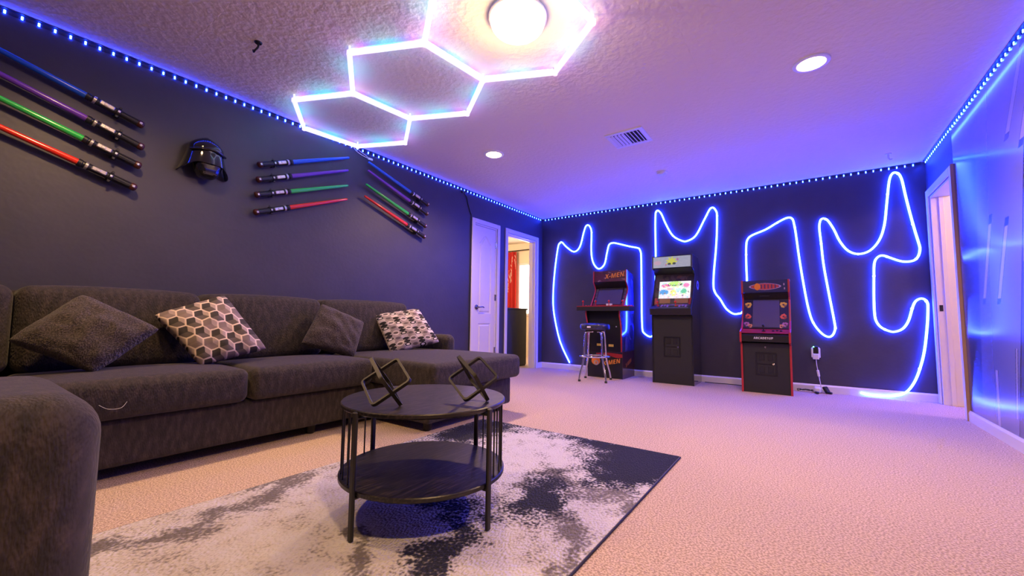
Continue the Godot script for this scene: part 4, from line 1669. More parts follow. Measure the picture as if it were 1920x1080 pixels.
func arcade_four_player() -> void:
	arcade_mats()
	var x0 := 1.05
	var x1 := 1.545
	var xm := (x0 + x1) / 2
	var t := thing("arcade_cabinet", "red and black arcade cabinet with four-player deck behind the bar stool", "arcade machine", Vector3.ZERO, 0.0, "arcade cabinets along the neon wall")
	var red: Material = M.red_edge
	var navy := lin(0.012, 0.014, 0.05)
	var sideart := gloss("side_print_blue", art(160, 256, lin(0.01, 0.012, 0.06), [lin(0.02, 0.03, 0.14), lin(0.006, 0.006, 0.03), lin(0.05, 0.04, 0.16), lin(0.1, 0.09, 0.2), lin(0.015, 0.02, 0.09)], 70, 41, 0.13), 0.15)
	# riser
	var st := begin()
	span(st, Vector3(x0 - 0.005, 0.0, 0.035), Vector3(x1 + 0.002, 0.355, 0.492), 0.002)
	obj("riser", st, gloss("riser_print", art(64, 64, lin(0.035, 0.008, 0.012), [lin(0.02, 0.006, 0.01), lin(0.05, 0.01, 0.015)], 12, 42, 0.3), 0.3), t)
	st = begin()
	plate(st, x0, x1, Vector2(0.492, 0.005), Vector2(0.492, 0.35), 0.003)
	var fa := pic_mat("riser_front", picture(160, 112, func(u, v):
		var c := lin(0.012, 0.012, 0.014)
		if v < 0.17 + 0.05 * sin(u * 9.0) and u > 0.25 and v > 0.03 + 0.1 * absf(u - 0.6):
			c = lin(0.42, 0.02, 0.02)
		if Vector2((u - 0.24) / 0.13, (v - 0.37) / 0.17).length() < 1.0:
			c = lin(0.8, 0.22, 0.03)
		if Vector2((u - 0.25) / 0.07, (v - 0.45) / 0.1).length() < 1.0 and Vector2((u - 0.25) / 0.03, (v - 0.45) / 0.05).length() > 1.0:
			c = lin(0.5, 0.4, 0.3)
		return c), 0.4)
	obj("riser_front", st, fa, t)
	var o := lettering("lettering", "X-MEN", 0.078, 0.004, Transform3D(Basis(Vector3(0, 0, 1), 0.2) * Basis(Vector3(1, 0, 0), Vector3(0.25, 1, 0), Vector3(0, 0, 1)), Vector3(1.395, 0.215, 0.497)), M.orange_print, t)
	o.set_meta("label", "orange slanted lettering on the riser front")
	lettering("lettering", "X-MEN", 0.07, 0.003, Transform3D(Basis(Vector3.UP, PI / 2) * Basis(Vector3(0, 0, 1), 0.3), Vector3(x1 + 0.0035, 0.2, 0.27)), mat("orange_dim", lin(0.4, 0.12, 0.02), 0.4), t)
	# side boards
	var prof := [Vector2(0.035, 0.357), Vector2(0.505, 0.357), Vector2(0.507, 0.66), Vector2(0.53, 0.745), Vector2(0.57, 0.84), Vector2(0.575, 0.92), Vector2(0.42, 0.96), Vector2(0.345, 1.06), Vector2(0.27, 1.16), Vector2(0.245, 1.215), Vector2(0.262, 1.25), Vector2(0.315, 1.31), Vector2(0.305, 1.475), Vector2(0.05, 1.43), Vector2(0.035, 1.4)]
	for s in [[x0, "side_board"], [x1 - 0.018, "side_board"]]:
		st = begin()
		side_board(st, s[0], 0.018, prof)
		obj(s[1], st, gloss("plain_side", art(8, 8, navy, [navy], 1, 1), 0.15) if not M.has("plain_side") else M.plain_side, t)
		st = begin()
		molding(st, s[0] + 0.009, 0.019, prof.slice(1, 13))
		obj("edge_molding", st, red, t)
	# printed art laid on the right side
	st = begin()
	st.set_smooth_group(-1)
	var cz := Vector2(0.28, 0.95)
	var pl := PackedVector2Array(prof)
	var idx := Geometry2D.triangulate_polygon(pl)
	for i in range(0, idx.size(), 3):
		var v := [pl[idx[i]], pl[idx[i + 1]], pl[idx[i + 2]]]
		if (v[1] - v[0]).cross(v[2] - v[0]) > 0.0:
			v.reverse()
		var p := []
		var u := []
		for q in v:
			var w: Vector2 = cz + (q - cz) * 0.985
			p.append(Vector3(x1 + 0.0006, w.y, w.x))
			u.append(Vector2((0.58 - w.x) / 0.55, (1.48 - w.y) / 1.13))
		t3u(st, p[0], p[1], p[2], u[0], u[1], u[2])
	obj("side_print", st, sideart, t)
	# front: kick panel, speaker panel, bezel, screen, marquee, top and back
	var xa := x0 + 0.018
	var xb := x1 - 0.018
	st = begin()
	plate(st, xa, xb, Vector2(0.47, 0.357), Vector2(0.47, 0.9), 0.012)
	obj("front_panel", st, M.black_plastic, t)
	for s in [[1.215, 0.44], [1.385, 0.435]]:
		st = begin()
		span(st, Vector3(s[0] - 0.035, s[1] - 0.016, 0.482), Vector3(s[0] + 0.035, s[1] + 0.016, 0.486), 0.001)
		obj("coin_label", st, M.yellow_print, t)
	for s in [1.24, 1.46]:
		st = begin()
		lathe(st, [Vector2(0.009, 0), Vector2(0.009, 0.004), Vector2(0.006, 0.006), Vector2(0, 0.006)], Vector3(s, 0.69, 0.482), 12, along(Vector3(0, 0, 1)))
		obj("bolt", st, M.chrome, t)
	st = begin()
	plate(st, xa, xb, Vector2(0.37, 0.965), Vector2(0.215, 1.235), 0.008)
	obj("bezel", st, pic_mat("bezel_print", picture(96, 64, func(u, v):
		if v > 0.86:
			return lin(0.2, 0.02, 0.03)
		if absf(u - 0.5) > 0.4 and v > 0.06:
			var k := int(v * 5.0)
			var q: float = fposmod(v * 5.0, 1.0)
			if absf(absf(u - 0.5) - 0.455) < 0.035 and q > 0.12:
				return [lin(0.2, 0.17, 0.16), lin(0.12, 0.1, 0.13), lin(0.22, 0.1, 0.1), lin(0.25, 0.2, 0.2)][k % 4].lerp(lin(0.02, 0.02, 0.02), 0.5 if sin(u * 300.0 + v * 170.0) > 0.2 else 0.0)
		return lin(0.012, 0.01, 0.015)), 0.3), t)
	st = begin()
	plate(st, xa + 0.052, xb - 0.052, Vector2(0.366, 0.99), Vector2(0.232, 1.224), 0.01)
	obj("screen", st, M.dark_screen, t)
	st = begin()
	span(st, Vector3(xm - 0.02, 0.975, 0.385), Vector3(xm + 0.07, 1.005, 0.392), 0.002)
	obj("logo_plate", st, M.white_print, t)
	st = begin()
	plate(st, xa, xb, Vector2(0.215, 1.236), Vector2(0.305, 1.315), 0.006)
	obj("speaker_panel", st, M.black_matte, t)
	st = begin()
	plate(st, xa, xb, Vector2(0.301, 1.318), Vector2(0.291, 1.468), 0.008)
	obj("marquee", st, pic_mat("marquee_print_red", art(128, 48, lin(0.1, 0.012, 0.02), [lin(0.3, 0.1, 0.12), lin(0.04, 0.01, 0.02), lin(0.3, 0.22, 0.25), lin(0.14, 0.02, 0.03)], 26, 43, 0.06), 0.35), t)
	var l2 := lettering("lettering", "X-MEN", 0.088, 0.004, Transform3D(Basis(Vector3.RIGHT, -0.06) * Basis(Vector3(0, 0, 1), 0.1) * Basis(Vector3(1, 0, 0), Vector3(0.2, 1, 0), Vector3(0, 0, 1)), Vector3(1.375, 1.402, 0.3125)), M.orange_print, t)
	l2.set_meta("label", "orange slanted lettering on the marquee")
	st = begin()
	plate(st, xa, xb, Vector2(0.291, 1.466), Vector2(0.05, 1.425), 0.006)
	plate(st, xa, xb, Vector2(0.04, 0.36), Vector2(0.04, 1.4), 0.006)
	obj("cover", st, M.black_matte, t)
	# control deck
	var deck := PackedVector2Array([Vector2(0.945, -0.625), Vector2(1.685, -0.625), Vector2(1.71, -0.5), Vector2(1.635, -0.35), Vector2(x1, -0.345), Vector2(x0, -0.345), Vector2(0.965, -0.35), Vector2(0.92, -0.5)])
	st = begin()
	prism(st, deck, 0.055, Transform3D(Basis(Vector3(1, 0, 0), Vector3(0, 0, -1), Vector3(0, 1, 0)), Vector3(0, 0.9, 0)))
	obj("control_deck", st, M.black_matte, t)
	st = begin()
	prism(st, deck, 0.012, Transform3D(Basis(Vector3(1, 0, 0), Vector3(0, 0, -1), Vector3(0, 1, 0)), Vector3(0, 0.955, 0)))
	obj("deck_top", st, M.red_deck, t)
	for k in 4:
		var x := 1.0 + k * 0.19
		joystick(t, Vector3(x, 0.967, 0.54), 0.0, M.red_ball)
		buttons(t, Vector3(x + 0.045, 0.967, 0.54), 0.0, 3, M.red_ball)


func arcade_tall() -> void:
	var x0 := 1.93
	var x1 := 2.42
	var xm := (x0 + x1) / 2
	var t := thing("arcade_cabinet", "tall black arcade cabinet with lit screen and lit white marquee", "arcade machine", Vector3.ZERO, 0.0, "arcade cabinets along the neon wall")
	var prof := [Vector2(0.035, 0.0), Vector2(0.475, 0.0), Vector2(0.475, 0.84), Vector2(0.535, 0.858), Vector2(0.54, 0.935), Vector2(0.49, 0.985), Vector2(0.39, 1.15), Vector2(0.31, 1.36), Vector2(0.36, 1.41), Vector2(0.45, 1.435), Vector2(0.437, 1.6), Vector2(0.1, 1.6), Vector2(0.035, 1.5)]
	for x in [x0, x1 - 0.018]:
		var s := begin()
		side_board(s, x, 0.018, prof)
		obj("side_board", s, M.black_gloss, t)
		s = begin()
		molding(s, x + 0.009, 0.019, prof.slice(1, 12))
		obj("edge_molding", s, M.black_plastic, t)
	var xa := x0 + 0.018
	var xb := x1 - 0.018
	var st := begin()
	plate(st, xa, xb, Vector2(0.46, 0.0), Vector2(0.46, 0.84), 0.012)
	obj("front_panel", st, M.black_board, t)
	coin_door(t, 2.172, 0.455, 0.472, 0.2, 0.25)
	st = begin()
	prism(st, PackedVector2Array([Vector2(0.44, 0.842), Vector2(0.55, 0.848), Vector2(0.565, 0.925), Vector2(0.52, 0.958), Vector2(0.44, 0.98)]), x1 - x0 - 0.002, Transform3D(Basis(Vector3(0, 0, 1), Vector3(0, 1, 0), Vector3(-1, 0, 0)), Vector3(x1 - 0.001, 0, 0)))
	obj("control_panel", st, M.black_plastic, t)
	st = begin()
	plate(st, xa + 0.02, xb - 0.02, Vector2(0.55, 0.936), Vector2(0.445, 0.983), 0.003)
	obj("control_print", st, pic_mat("control_print_purple", art(96, 32, lin(0.1, 0.08, 0.16), [lin(0.2, 0.16, 0.3), lin(0.05, 0.04, 0.1), lin(0.3, 0.1, 0.12)], 24, 51, 0.16), 0.3), t)
	for k in 2:
		var x := xa + 0.07 + k * 0.215
		joystick(t, Vector3(x, 0.96, 0.505), 0.4, M.red_ball, 0.045)
		buttons(t, Vector3(x + 0.045, 0.966, 0.487), 0.4, 6, M.purple_button)
	# dark printed bezel, lit screen, instruction cards
	st = begin()
	plate(st, xa, xb, Vector2(0.445, 0.975), Vector2(0.3, 1.375), 0.008)
	obj("bezel", st, pic_mat("bezel_print_dark", art(96, 96, lin(0.03, 0.022, 0.025), [lin(0.07, 0.05, 0.055), lin(0.015, 0.012, 0.015), lin(0.1, 0.05, 0.04), lin(0.06, 0.055, 0.03)], 60, 52, 0.1), 0.3), t)
	var up := (Vector2(0.3, 1.375) - Vector2(0.445, 0.975)).normalized()
	var foot := Vector2(0.451, 0.978)
	st = begin()
	plate(st, xa + 0.055, xb - 0.02, foot + up * 0.085, foot + up * 0.318, 0.006)
	var rng := noise(1.0, 2)
	var sm := mat("lit_screen", lin(0.02, 0.02, 0.02), 0.2)
	sm.emission_enabled = true
	sm.emission = Color.WHITE
	sm.emission_operator = BaseMaterial3D.EMISSION_OP_MULTIPLY
	sm.emission_energy_multiplier = 1.15
	sm.texture_repeat = false
	var shapes := [[0.15, 0.63, 0.16, 0.15, lin(0.1, 0.35, 0.75)], [0.8, 0.6, 0.1, 0.16, lin(0.15, 0.6, 0.35)], [0.47, 0.66, 0.1, 0.2, lin(0.95, 0.85, 0.25)], [0.5, 0.16, 0.22, 0.16, lin(0.55, 0.95, 0.2)], [0.2, 0.25, 0.14, 0.1, lin(0.85, 0.2, 0.4)], [0.86, 0.25, 0.1, 0.12, lin(0.85, 0.25, 0.5)], [0.63, 0.5, 0.1, 0.1, lin(0.6, 0.85, 0.8)], [0.35, 0.45, 0.1, 0.07, lin(0.9, 0.5, 0.55)], [0.33, 0.2, 0.05, 0.05, lin(0.03, 0.03, 0.03)], [0.7, 0.2, 0.05, 0.05, lin(0.03, 0.03, 0.03)], [0.5, 0.24, 0.16, 0.03, lin(0.2, 0.35, 0.1)]]
	var bits := RandomNumberGenerator.new()
	bits.seed = 77
	var specks := []
	for i in 70:
		specks.append([Vector2(bits.randf(), bits.randf_range(0.1, 0.95)), bits.randf_range(0.012, 0.035), [lin(0.95, 0.95, 0.95), lin(0.9, 0.5, 0.6), lin(0.4, 0.7, 0.9), lin(0.95, 0.9, 0.5), lin(0.3, 0.25, 0.3), lin(0.5, 0.85, 0.6)][bits.randi() % 6]])
	sm.emission_texture = picture(160, 100, func(u, v):
		var c := lin(0.95, 0.93, 0.97)
		for q in specks:
			if Vector2(u - q[0].x, (v - q[0].y) * 0.7).length() < q[1]:
				return q[2]
		if v > 0.8:
			c = lin(0.95, 0.75, 0.85) if fposmod(u * 9.0, 1.0) > 0.35 else lin(0.9, 0.9, 0.92)
		for s in shapes:
			var k: float = rng.get_noise_2d(u * 22.0, v * 22.0) * 0.5
			if Vector2((u - s[0]) / s[2], (v - s[1]) / s[3]).length() + k < 1.0:
				c = s[4]
		return c)
	obj("screen", st, sm, t)
	st = begin()
	plate(st, xa + 0.07, xa + 0.2, foot + up * 0.02, foot + up * 0.078, 0.004)
	plate(st, xb - 0.2, xb - 0.03, foot + up * 0.02, foot + up * 0.078, 0.004)
	obj("instruction_card", st, mat("orange_card", lin(0.3, 0.16, 0.04), 0.4), t)
	for s in [xa + 0.03, xb - 0.015]:
		st = begin()
		plate(st, s - 0.022, s + 0.012, foot + up * 0.0, foot + up * 0.09, 0.004)
		obj("corner_print", st, M.red_deck, t)
	st = begin()
	plate(st, xa, xb, Vector2(0.3, 1.376), Vector2(0.43, 1.443), 0.006)
	obj("speaker_panel", st, M.black_matte, t)
	st = begin()
	plate(st, xa, xb, Vector2(0.44, 1.45), Vector2(0.43, 1.59), 0.008)
	var mm := mat("lit_marquee", lin(0.05, 0.05, 0.06), 0.3)
	mm.emission_enabled = true
	mm.emission = Color.WHITE
	mm.emission_operator = BaseMaterial3D.EMISSION_OP_MULTIPLY
	mm.emission_energy_multiplier = 0.62
	mm.texture_repeat = false
	mm.emission_texture = picture(160, 48, func(u, v):
		var c := lin(0.42, 0.46, 0.6).lerp(lin(0.6, 0.58, 0.66), 0.5 + 0.5 * rng.get_noise_2d(u * 9.0, v * 5.0))
		var d := Vector2((u - 0.5), (v - 0.5) * 0.32)
		if d.length() < 0.12 + 0.035 * cos(d.angle() * 9.0) and v < 0.75:
			c = lin(0.85, 0.85, 0.05)
		if Vector2((u - 0.44) / 0.045, (v - 0.68) / 0.1).length() < 1.0 or Vector2((u - 0.57) / 0.045, (v - 0.66) / 0.1).length() < 1.0:
			c = lin(0.03, 0.05, 0.02)
		if Vector2((u - 0.12) / 0.1, (v - 0.55) / 0.2).length() < 1.0:
			c = lin(0.75, 0.4, 0.55) if fposmod(u * 60.0, 1.0) > 0.4 else lin(0.7, 0.6, 0.68)
		if (Vector2((u - 0.66) / 0.025, (v - 0.3) / 0.12).length() < 1.0) or (Vector2((u - 0.35) / 0.02, (v - 0.75) / 0.1).length() < 1.0):
			c = lin(0.6, 0.2, 0.4)
		return c)
	obj("marquee_light", st, mm, t)
	st = begin()
	plate(st, xa, xb, Vector2(0.435, 1.594), Vector2(0.1, 1.594), 0.006)
	plate(st, xa, xb, Vector2(0.04, 0.0), Vector2(0.04, 1.5), 0.006)
	obj("cover", st, M.black_matte, t)
	# round emblem on the right side
	st = begin()
	lathe(st, [Vector2(0.04, 0), Vector2(0.04, 0.0015), Vector2(0.058, 0.0015), Vector2(0.058, 0)], Vector3(x1 + 0.0005, 1.235, 0.16), 32, along(Vector3.RIGHT))
	for k in 8:
		var a := TAU * k / 8
		box(st, Vector3(x1 + 0.001, 1.235 + 0.033 * sin(a), 0.16 + 0.033 * cos(a)), Vector3(0.0015, 0.008, 0.014), 0.0, Basis(Vector3.RIGHT, -a))
	obj("emblem", st, mat("emblem_print", lin(0.2, 0.22, 0.5), 0.3), t)
	for a in [["screen_glow", Vector3(xm, 1.15, 0.52), 0.02], ["marquee_glow", Vector3(xm, 1.52, 0.52), 0.008]]:
		var al := AreaLight3D.new()
		al.name = a[0]
		al.area_size = Vector2(0.38, 0.2) if a[0] == "screen_glow" else Vector2(0.44, 0.12)
		al.light_color = Color(0.95, 0.93, 1.0)
		al.light_energy = a[2]
		al.position = a[1]
		al.rotation.y = PI
		al.shadow_enabled = true
		add_child(al, true)


func arcade_small() -> void:
	var x0 := 2.925
	var x1 := 3.4
	var xm := (x0 + x1) / 2
	var t := thing("arcade_cabinet", "short black arcade cabinet with red edges and dark screen", "arcade machine", Vector3.ZERO, 0.0, "arcade cabinets along the neon wall")
	var prof := [Vector2(0.035, 0.0), Vector2(0.505, 0.0), Vector2(0.505, 0.53), Vector2(0.575, 0.555), Vector2(0.575, 0.665), Vector2(0.43, 0.7), Vector2(0.33, 0.79), Vector2(0.235, 1.03), Vector2(0.245, 1.06), Vector2(0.305, 1.11), Vector2(0.3, 1.255), Vector2(0.06, 1.25), Vector2(0.035, 1.2)]
	for x in [x0, x1 - 0.018]:
		var s := begin()
		side_board(s, x, 0.018, prof)
		obj("side_board", s, M.black_gloss, t)
		s = begin()
		molding(s, x + 0.009, 0.02, prof.slice(1, 12))
		obj("edge_molding", s, M.red_edge, t)
	var xa := x0 + 0.018
	var xb := x1 - 0.018
	var st := begin()
	plate(st, xa, xb, Vector2(0.48, 0.0), Vector2(0.48, 0.54), 0.012)
	obj("front_panel", st, M.black_board, t)
	coin_door(t, 3.165, 0.318, 0.492, 0.2, 0.25)
	st = begin()
	lathe(st, [Vector2(0.008, 0), Vector2(0.008, 0.004), Vector2(0.005, 0.006), Vector2(0, 0.006)], Vector3(3.16, 0.502, 0.492), 12, along(Vector3(0, 0, 1)))
	span(st, Vector3(3.158, 0.485, 0.492), Vector3(3.166, 0.51, 0.5), 0.002)
	obj("front_bolt", st, M.chrome, t)
	st = begin()
	prism(st, PackedVector2Array([Vector2(0.42, 0.545), Vector2(0.565, 0.56), Vector2(0.568, 0.63), Vector2(0.55, 0.648), Vector2(0.42, 0.69)]), xb - xa, Transform3D(Basis(Vector3(0, 0, 1), Vector3(0, 1, 0), Vector3(-1, 0, 0)), Vector3(xb, 0, 0)))
	obj("control_panel", st, M.black_plastic, t)
	st = begin()
	plate(st, xa, xb, Vector2(0.562, 0.652), Vector2(0.425, 0.694), 0.003)
	obj("control_top", st, M.red_deck, t)
	lettering("lettering", "ARCADE1UP", 0.032, 0.003, Transform3D(Basis(Vector3.RIGHT, 0.0), Vector3(3.15, 0.6, 0.57)), M.white_print, t)
	joystick(t, Vector3(3.15, 0.678, 0.5), 0.25, M.black_plastic, 0.05)
	buttons(t, Vector3(3.24, 0.678, 0.49), 0.25, 3, M.black_plastic)
	# bezel with round coloured prints either side of the screen
	st = begin()
	plate(st, xa, xb, Vector2(0.4, 0.7), Vector2(0.225, 1.035), 0.008)
	var spots := [[0.11, 0.2, 0.075, lin(0.7, 0.45, 0.04)], [0.11, 0.6, 0.07, lin(0.62, 0.1, 0.03)], [0.08, 0.86, 0.06, lin(0.35, 0.12, 0.3)], [0.16, 0.92, 0.05, lin(0.6, 0.25, 0.1)]]
	var eye := lin(0.06, 0.02, 0.02)
	obj("bezel", st, pic_mat("bezel_print_spots", picture(192, 144, func(u, v):
		var uu: float = minf(u, 1.0 - u)
		var c := lin(0.012, 0.01, 0.03)
		for s in spots:
			var d := Vector2(uu - s[0], (v - s[1]) * 0.8)
			var rr: float = s[2] * (1.0 + 0.1 * cos(d.angle() * 3.0 + s[1] * 9.0) + 0.07 * cos(d.angle() * 7.0))
			if d.length() < rr:
				c = s[3] if d.length() > rr * 0.3 else eye
				if d.length() > rr * 0.3 and d.x < -rr * 0.1 and d.y > 0.0:
					c = s[3].lerp(eye, 0.5)
		return c), 0.3), t)
	st = begin()
	plate(st, xa + 0.095, xb - 0.085, Vector2(0.397, 0.712), Vector2(0.232, 1.03), 0.012)
	obj("screen", st, M.dark_screen, t)
	st = begin()
	plate(st, xa, xb, Vector2(0.225, 1.036), Vector2(0.298, 1.11), 0.006)
	obj("speaker_panel", st, M.black_plastic, t)
	st = begin()
	for k in 12:
		var x := 3.11 + k * 0.008
		box(st, Vector3(x, 1.075, 0.272), Vector3(0.004, 0.008, 0.006), 0.0, Basis(Vector3.RIGHT, 0.78))
	obj("speaker_print", st, mat("grey_print", lin(0.12, 0.12, 0.13), 0.5), t)
	st = begin()
	plate(st, xa, xb, Vector2(0.293, 1.114), Vector2(0.29, 1.248), 0.008)
	var rng := noise(1.0, 2, FastNoiseLite.TYPE_SIMPLEX, 9)
	obj("marquee", st, pic_mat("marquee_print_blue", picture(192, 56, func(u, v):
		var c := lin(0.02, 0.022, 0.09)
		var d := Vector2((u - 0.5) / 0.36, (v - 0.5) / (0.3 - 0.16 * absf(u - 0.5)))
		if d.length() < 1.0:
			c = lin(0.5, 0.06, 0.06)
			if absf(fposmod(u * 13.0, 1.0) - 0.5) < 0.17 and absf(v - 0.5) < 0.17:
				c = lin(0.08, 0.03, 0.12)
			if d.length() > 0.88:
				c = lin(0.45, 0.3, 0.5)
		if Vector2((u - 0.33) / 0.07, (v - 0.5) / 0.3).length() < 1.0:
			c = lin(0.8, 0.25, 0.02)
		if Vector2((u - 0.92) / 0.015, (v - 0.35) / 0.1).length() < 1.0 or Vector2((u - 0.93) / 0.015, (v - 0.7) / 0.1).length() < 1.0:
			c = lin(0.5, 0.35, 0.4)
		return c), 0.3), t)
	st = begin()
	plate(st, xa, xb, Vector2(0.295, 1.246), Vector2(0.06, 1.246), 0.006)
	plate(st, xa, xb, Vector2(0.04, 0.0), Vector2(0.04, 1.2), 0.006)
	obj("cover", st, M.black_matte, t)


func stool() -> void:
	var t := thing("bar_stool", "chrome bar stool with round dark blue padded seat before the red cabinet", "stool", Vector3(1.3, 0, 0.81))
	var st := begin()
	lathe(st, [Vector2(0, 0.648), Vector2(0.165, 0.648), Vector2(0.183, 0.655), Vector2(0.19, 0.672), Vector2(0.19, 0.7), Vector2(0.184, 0.718), Vector2(0.165, 0.729), Vector2(0.1, 0.735), Vector2(0, 0.737)], Vector3.ZERO, 40)
	var m := mat("blue_vinyl", Color.WHITE, 0.22)
	m.albedo_texture = ntex(noise(0.05, 3, FastNoiseLite.TYPE_CELLULAR, 61), 256, [lin(0.004, 0.004, 0.02), lin(0.008, 0.008, 0.04), lin(0.04, 0.04, 0.12)])
	tri(m, Vector3.ONE * 5.0)
	m.clearcoat_enabled = true
	m.clearcoat = 0.8
	obj("seat", st, m, t)
	st = begin()
	span(st, Vector3(-0.025, 0.676, 0.189), Vector3(0.025, 0.696, 0.1925), 0.001)
	obj("seat_badge", st, M.white_print, t)
	st = begin()
	lathe(st, [Vector2(0, 0.632), Vector2(0.13, 0.632), Vector2(0.13, 0.648), Vector2(0, 0.648)], Vector3.ZERO, 32)
	obj("seat_plate", st, M.dark_metal, t)
	for k in 4:
		var a := deg_to_rad(123.0 + 90.0 * k)
		var d := Vector3(cos(a), 0, sin(a))
		st = begin()
		tube(st, smooth_line([d * 0.06 + Vector3(0, 0.624, 0), d * 0.115 + Vector3(0, 0.624, 0), d * 0.143 + Vector3(0, 0.6, 0), d * 0.158 + Vector3(0, 0.45, 0), d * 0.168 + Vector3(0, 0.31, 0), d * 0.19 + Vector3(0, 0.2, 0), d * 0.222 + Vector3(0, 0.1, 0), d * 0.236 + Vector3(0, 0.02, 0)], 6), 0.0125, 12)
		var leg := obj("leg", st, M.chrome, t)
		st = begin()
		rod(st, d * 0.236, d * 0.236 + Vector3(0, 0.024, 0), 0.0175, 14, 0.0155)
		obj("rubber_foot", st, M.black_matte, leg)
	var ring := []
	for k in 48:
		ring.append(Vector3(cos(TAU * k / 48) * 0.186, 0.31, sin(TAU * k / 48) * 0.186))
	st = begin()
	tube(st, ring, 0.011, 12, true)
	obj("foot_ring", st, M.chrome, t)


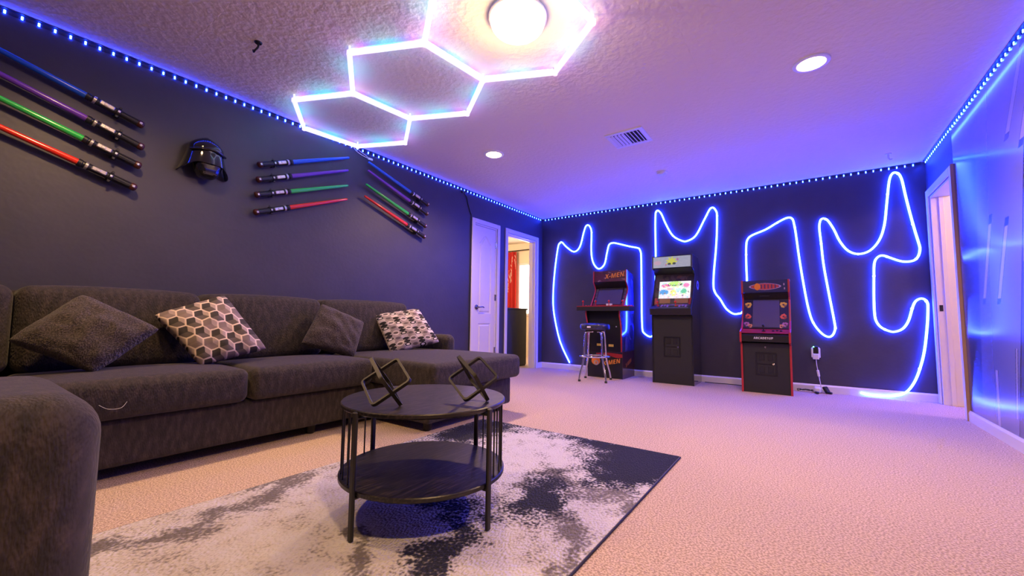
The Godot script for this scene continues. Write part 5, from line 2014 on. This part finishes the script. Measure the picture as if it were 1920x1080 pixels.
# ------------------------------------------------------------------ the charger and loose cables
func charger() -> void:
	var x := 3.612
	var t := thing("wall_charger", "white wall outlet with black plug and green light beside the short cabinet", "outlet", Vector3(x, 0.44, 0))
	var st := begin()
	span(st, Vector3(-0.036, -0.058, 0), Vector3(0.036, 0.058, 0.007), 0.003)
	obj("outlet_plate", st, M.white_plastic, t)
	st = begin()
	span(st, Vector3(-0.042, -0.055, 0.007), Vector3(-0.024, 0.05, 0.05), 0.004)
	span(st, Vector3(0.024, -0.055, 0.007), Vector3(0.042, 0.05, 0.05), 0.004)
	span(st, Vector3(-0.03, -0.075, 0.007), Vector3(0.03, -0.012, 0.055), 0.006)
	obj("adapter", st, M.white_plastic, t)
	st = begin()
	span(st, Vector3(-0.024, -0.012, 0.007), Vector3(0.024, 0.072, 0.042), 0.005)
	obj("plug", st, M.black_plastic, t)
	st = begin()
	lathe(st, [Vector2(0.007, 0), Vector2(0.007, 0.004), Vector2(0.004, 0.006), Vector2(0, 0.006)], Vector3(-0.018, 0.064, 0.0425), 12, along(Vector3(0, 0, 1)))
	obj("indicator_light", st, glow("green_led", lin(0.1, 1.0, 0.35), 5.0), t)
	omni("indicator_glow", Vector3(x - 0.018, 0.51, 0.06), Color(0.3, 1.0, 0.5), 0.0006, 0.01)
	var c := thing("charger_cord", "white cord with inline block hanging from the wall charger", "cord", Vector3(x, 0, 0))
	st = begin()
	tube(st, smooth_line([Vector3(0, 0.366, 0.035), Vector3(0.004, 0.3, 0.036), Vector3(0.012, 0.24, 0.036), Vector3(0.022, 0.16, 0.038), Vector3(0.036, 0.06, 0.045), Vector3(0.04, 0.03, 0.06)], 6), 0.004, 8)
	obj("cord", st, M.white_plastic, c)
	st = begin()
	box(st, Vector3(0.015, 0.212, 0.037), Vector3(0.024, 0.075, 0.018), 0.006, Basis(Vector3(0, 0, 1), 0.12))
	obj("inline_block", st, M.white_plastic, c)
	var a := thing("power_adapter", "round pale power adapter on the carpet below the wall charger", "adapter", Vector3(3.612, 0, 0.085))
	st = begin()
	soft(st, Vector3(0, 0.036, 0), Vector3(0.075, 0.072, 0.06), 0.028, 3)
	obj("body", st, M.white_plastic, a)
	var b := thing("plug_block", "black plug block leaning at the baseboard beside the pale adapter", "adapter", Vector3(3.69, 0, 0.075), -0.5)
	st = begin()
	box(st, Vector3(0, 0.042, 0), Vector3(0.03, 0.07, 0.06), 0.006, Basis(Vector3(0, 0, 1), 0.5))
	box(st, Vector3(0.025, 0.012, 0.0), Vector3(0.06, 0.024, 0.03), 0.005)
	obj("body", st, M.black_plastic, b)
	var k := thing("cord_bundle", "tangled black cord on the carpet right of the short cabinet", "cord", Vector3(3.5, 0, 0.07))
	st = begin()
	var pts := []
	for i in 26:
		var s := i / 25.0
		pts.append(Vector3(-0.07 + 0.2 * s + 0.028 * sin(i * 1.9), 0.008 + 0.022 * absf(sin(i * 1.1)), 0.012 * cos(i * 1.3)))
	tube(st, smooth_line(pts, 4), 0.004, 7)
	obj("cord", st, M.black_plastic, k)
	var w := thing("small_plug", "small black plug on the carpet in front of the pale adapter", "plug", Vector3(3.605, 0, 0.16), 0.4)
	st = begin()
	box(st, Vector3(0, 0.013, 0), Vector3(0.03, 0.026, 0.045), 0.006)
	obj("body", st, M.black_plastic, w)
	st = begin()
	tube(st, smooth_line([Vector3(0, 0.014, -0.02), Vector3(0.012, 0.01, -0.035), Vector3(0.03, 0.006, -0.04)], 5), 0.0035, 7)
	obj("cord", st, M.black_plastic, w)
	var q := thing("loose_cord", "thin black cord on the carpet between the tall and short cabinets", "cord", Vector3(2.7, 0, 0.05))
	st = begin()
	tube(st, smooth_line([Vector3(-0.24, 0.006, 0.0), Vector3(-0.1, 0.006, 0.02), Vector3(0.05, 0.006, 0.0), Vector3(0.2, 0.006, 0.03)], 6), 0.0045, 7)
	obj("cord", st, M.black_plastic, q)


func cables() -> void:
	var t := thing("door_cable", "thin black cable hanging from the strip to the closet door casing", "cable", Vector3.ZERO)
	var st := begin()
	tube(st, smooth_line([Vector3(0.008, 2.405, 2.02), Vector3(0.012, 2.37, 1.94), Vector3(0.01, 2.33, 1.9), Vector3(0.008, 2.25, 1.87), Vector3(0.008, 2.15, 1.82), Vector3(0.01, 2.09, 1.802), Vector3(0.01, 1.6, 1.8), Vector3(0.01, 0.9, 1.8), Vector3(0.01, 0.12, 1.8)], 8), 0.006, 8)
	obj("cord", st, M.black_plastic, t)
	st = begin()
	box(st, Vector3(0.012, 2.395, 1.96), Vector3(0.022, 0.022, 0.09), 0.005, Basis(Vector3.RIGHT, 0.35))
	obj("connector_block", st, M.black_plastic, t)
	var c := thing("strip_controller", "small clear strip connector with looped wire under the nearest hexagon corner", "connector", Vector3(0, 0, 0))
	st = begin()
	box(st, Vector3(0.012, 2.36, 3.36), Vector3(0.02, 0.022, 0.05), 0.004)
	obj("body", st, M.white_plastic, c)
	st = begin()
	tube(st, smooth_line([Vector3(0.012, 2.415, 3.55), Vector3(0.02, 2.385, 3.52), Vector3(0.022, 2.365, 3.46), Vector3(0.014, 2.36, 3.385)], 6), 0.003, 8)
	tube(st, smooth_line([Vector3(0.012, 2.415, 3.5), Vector3(0.016, 2.395, 3.47), Vector3(0.018, 2.38, 3.42), Vector3(0.014, 2.365, 3.385)], 6), 0.003, 8)
	obj("wire", st, M.white_plastic, c)
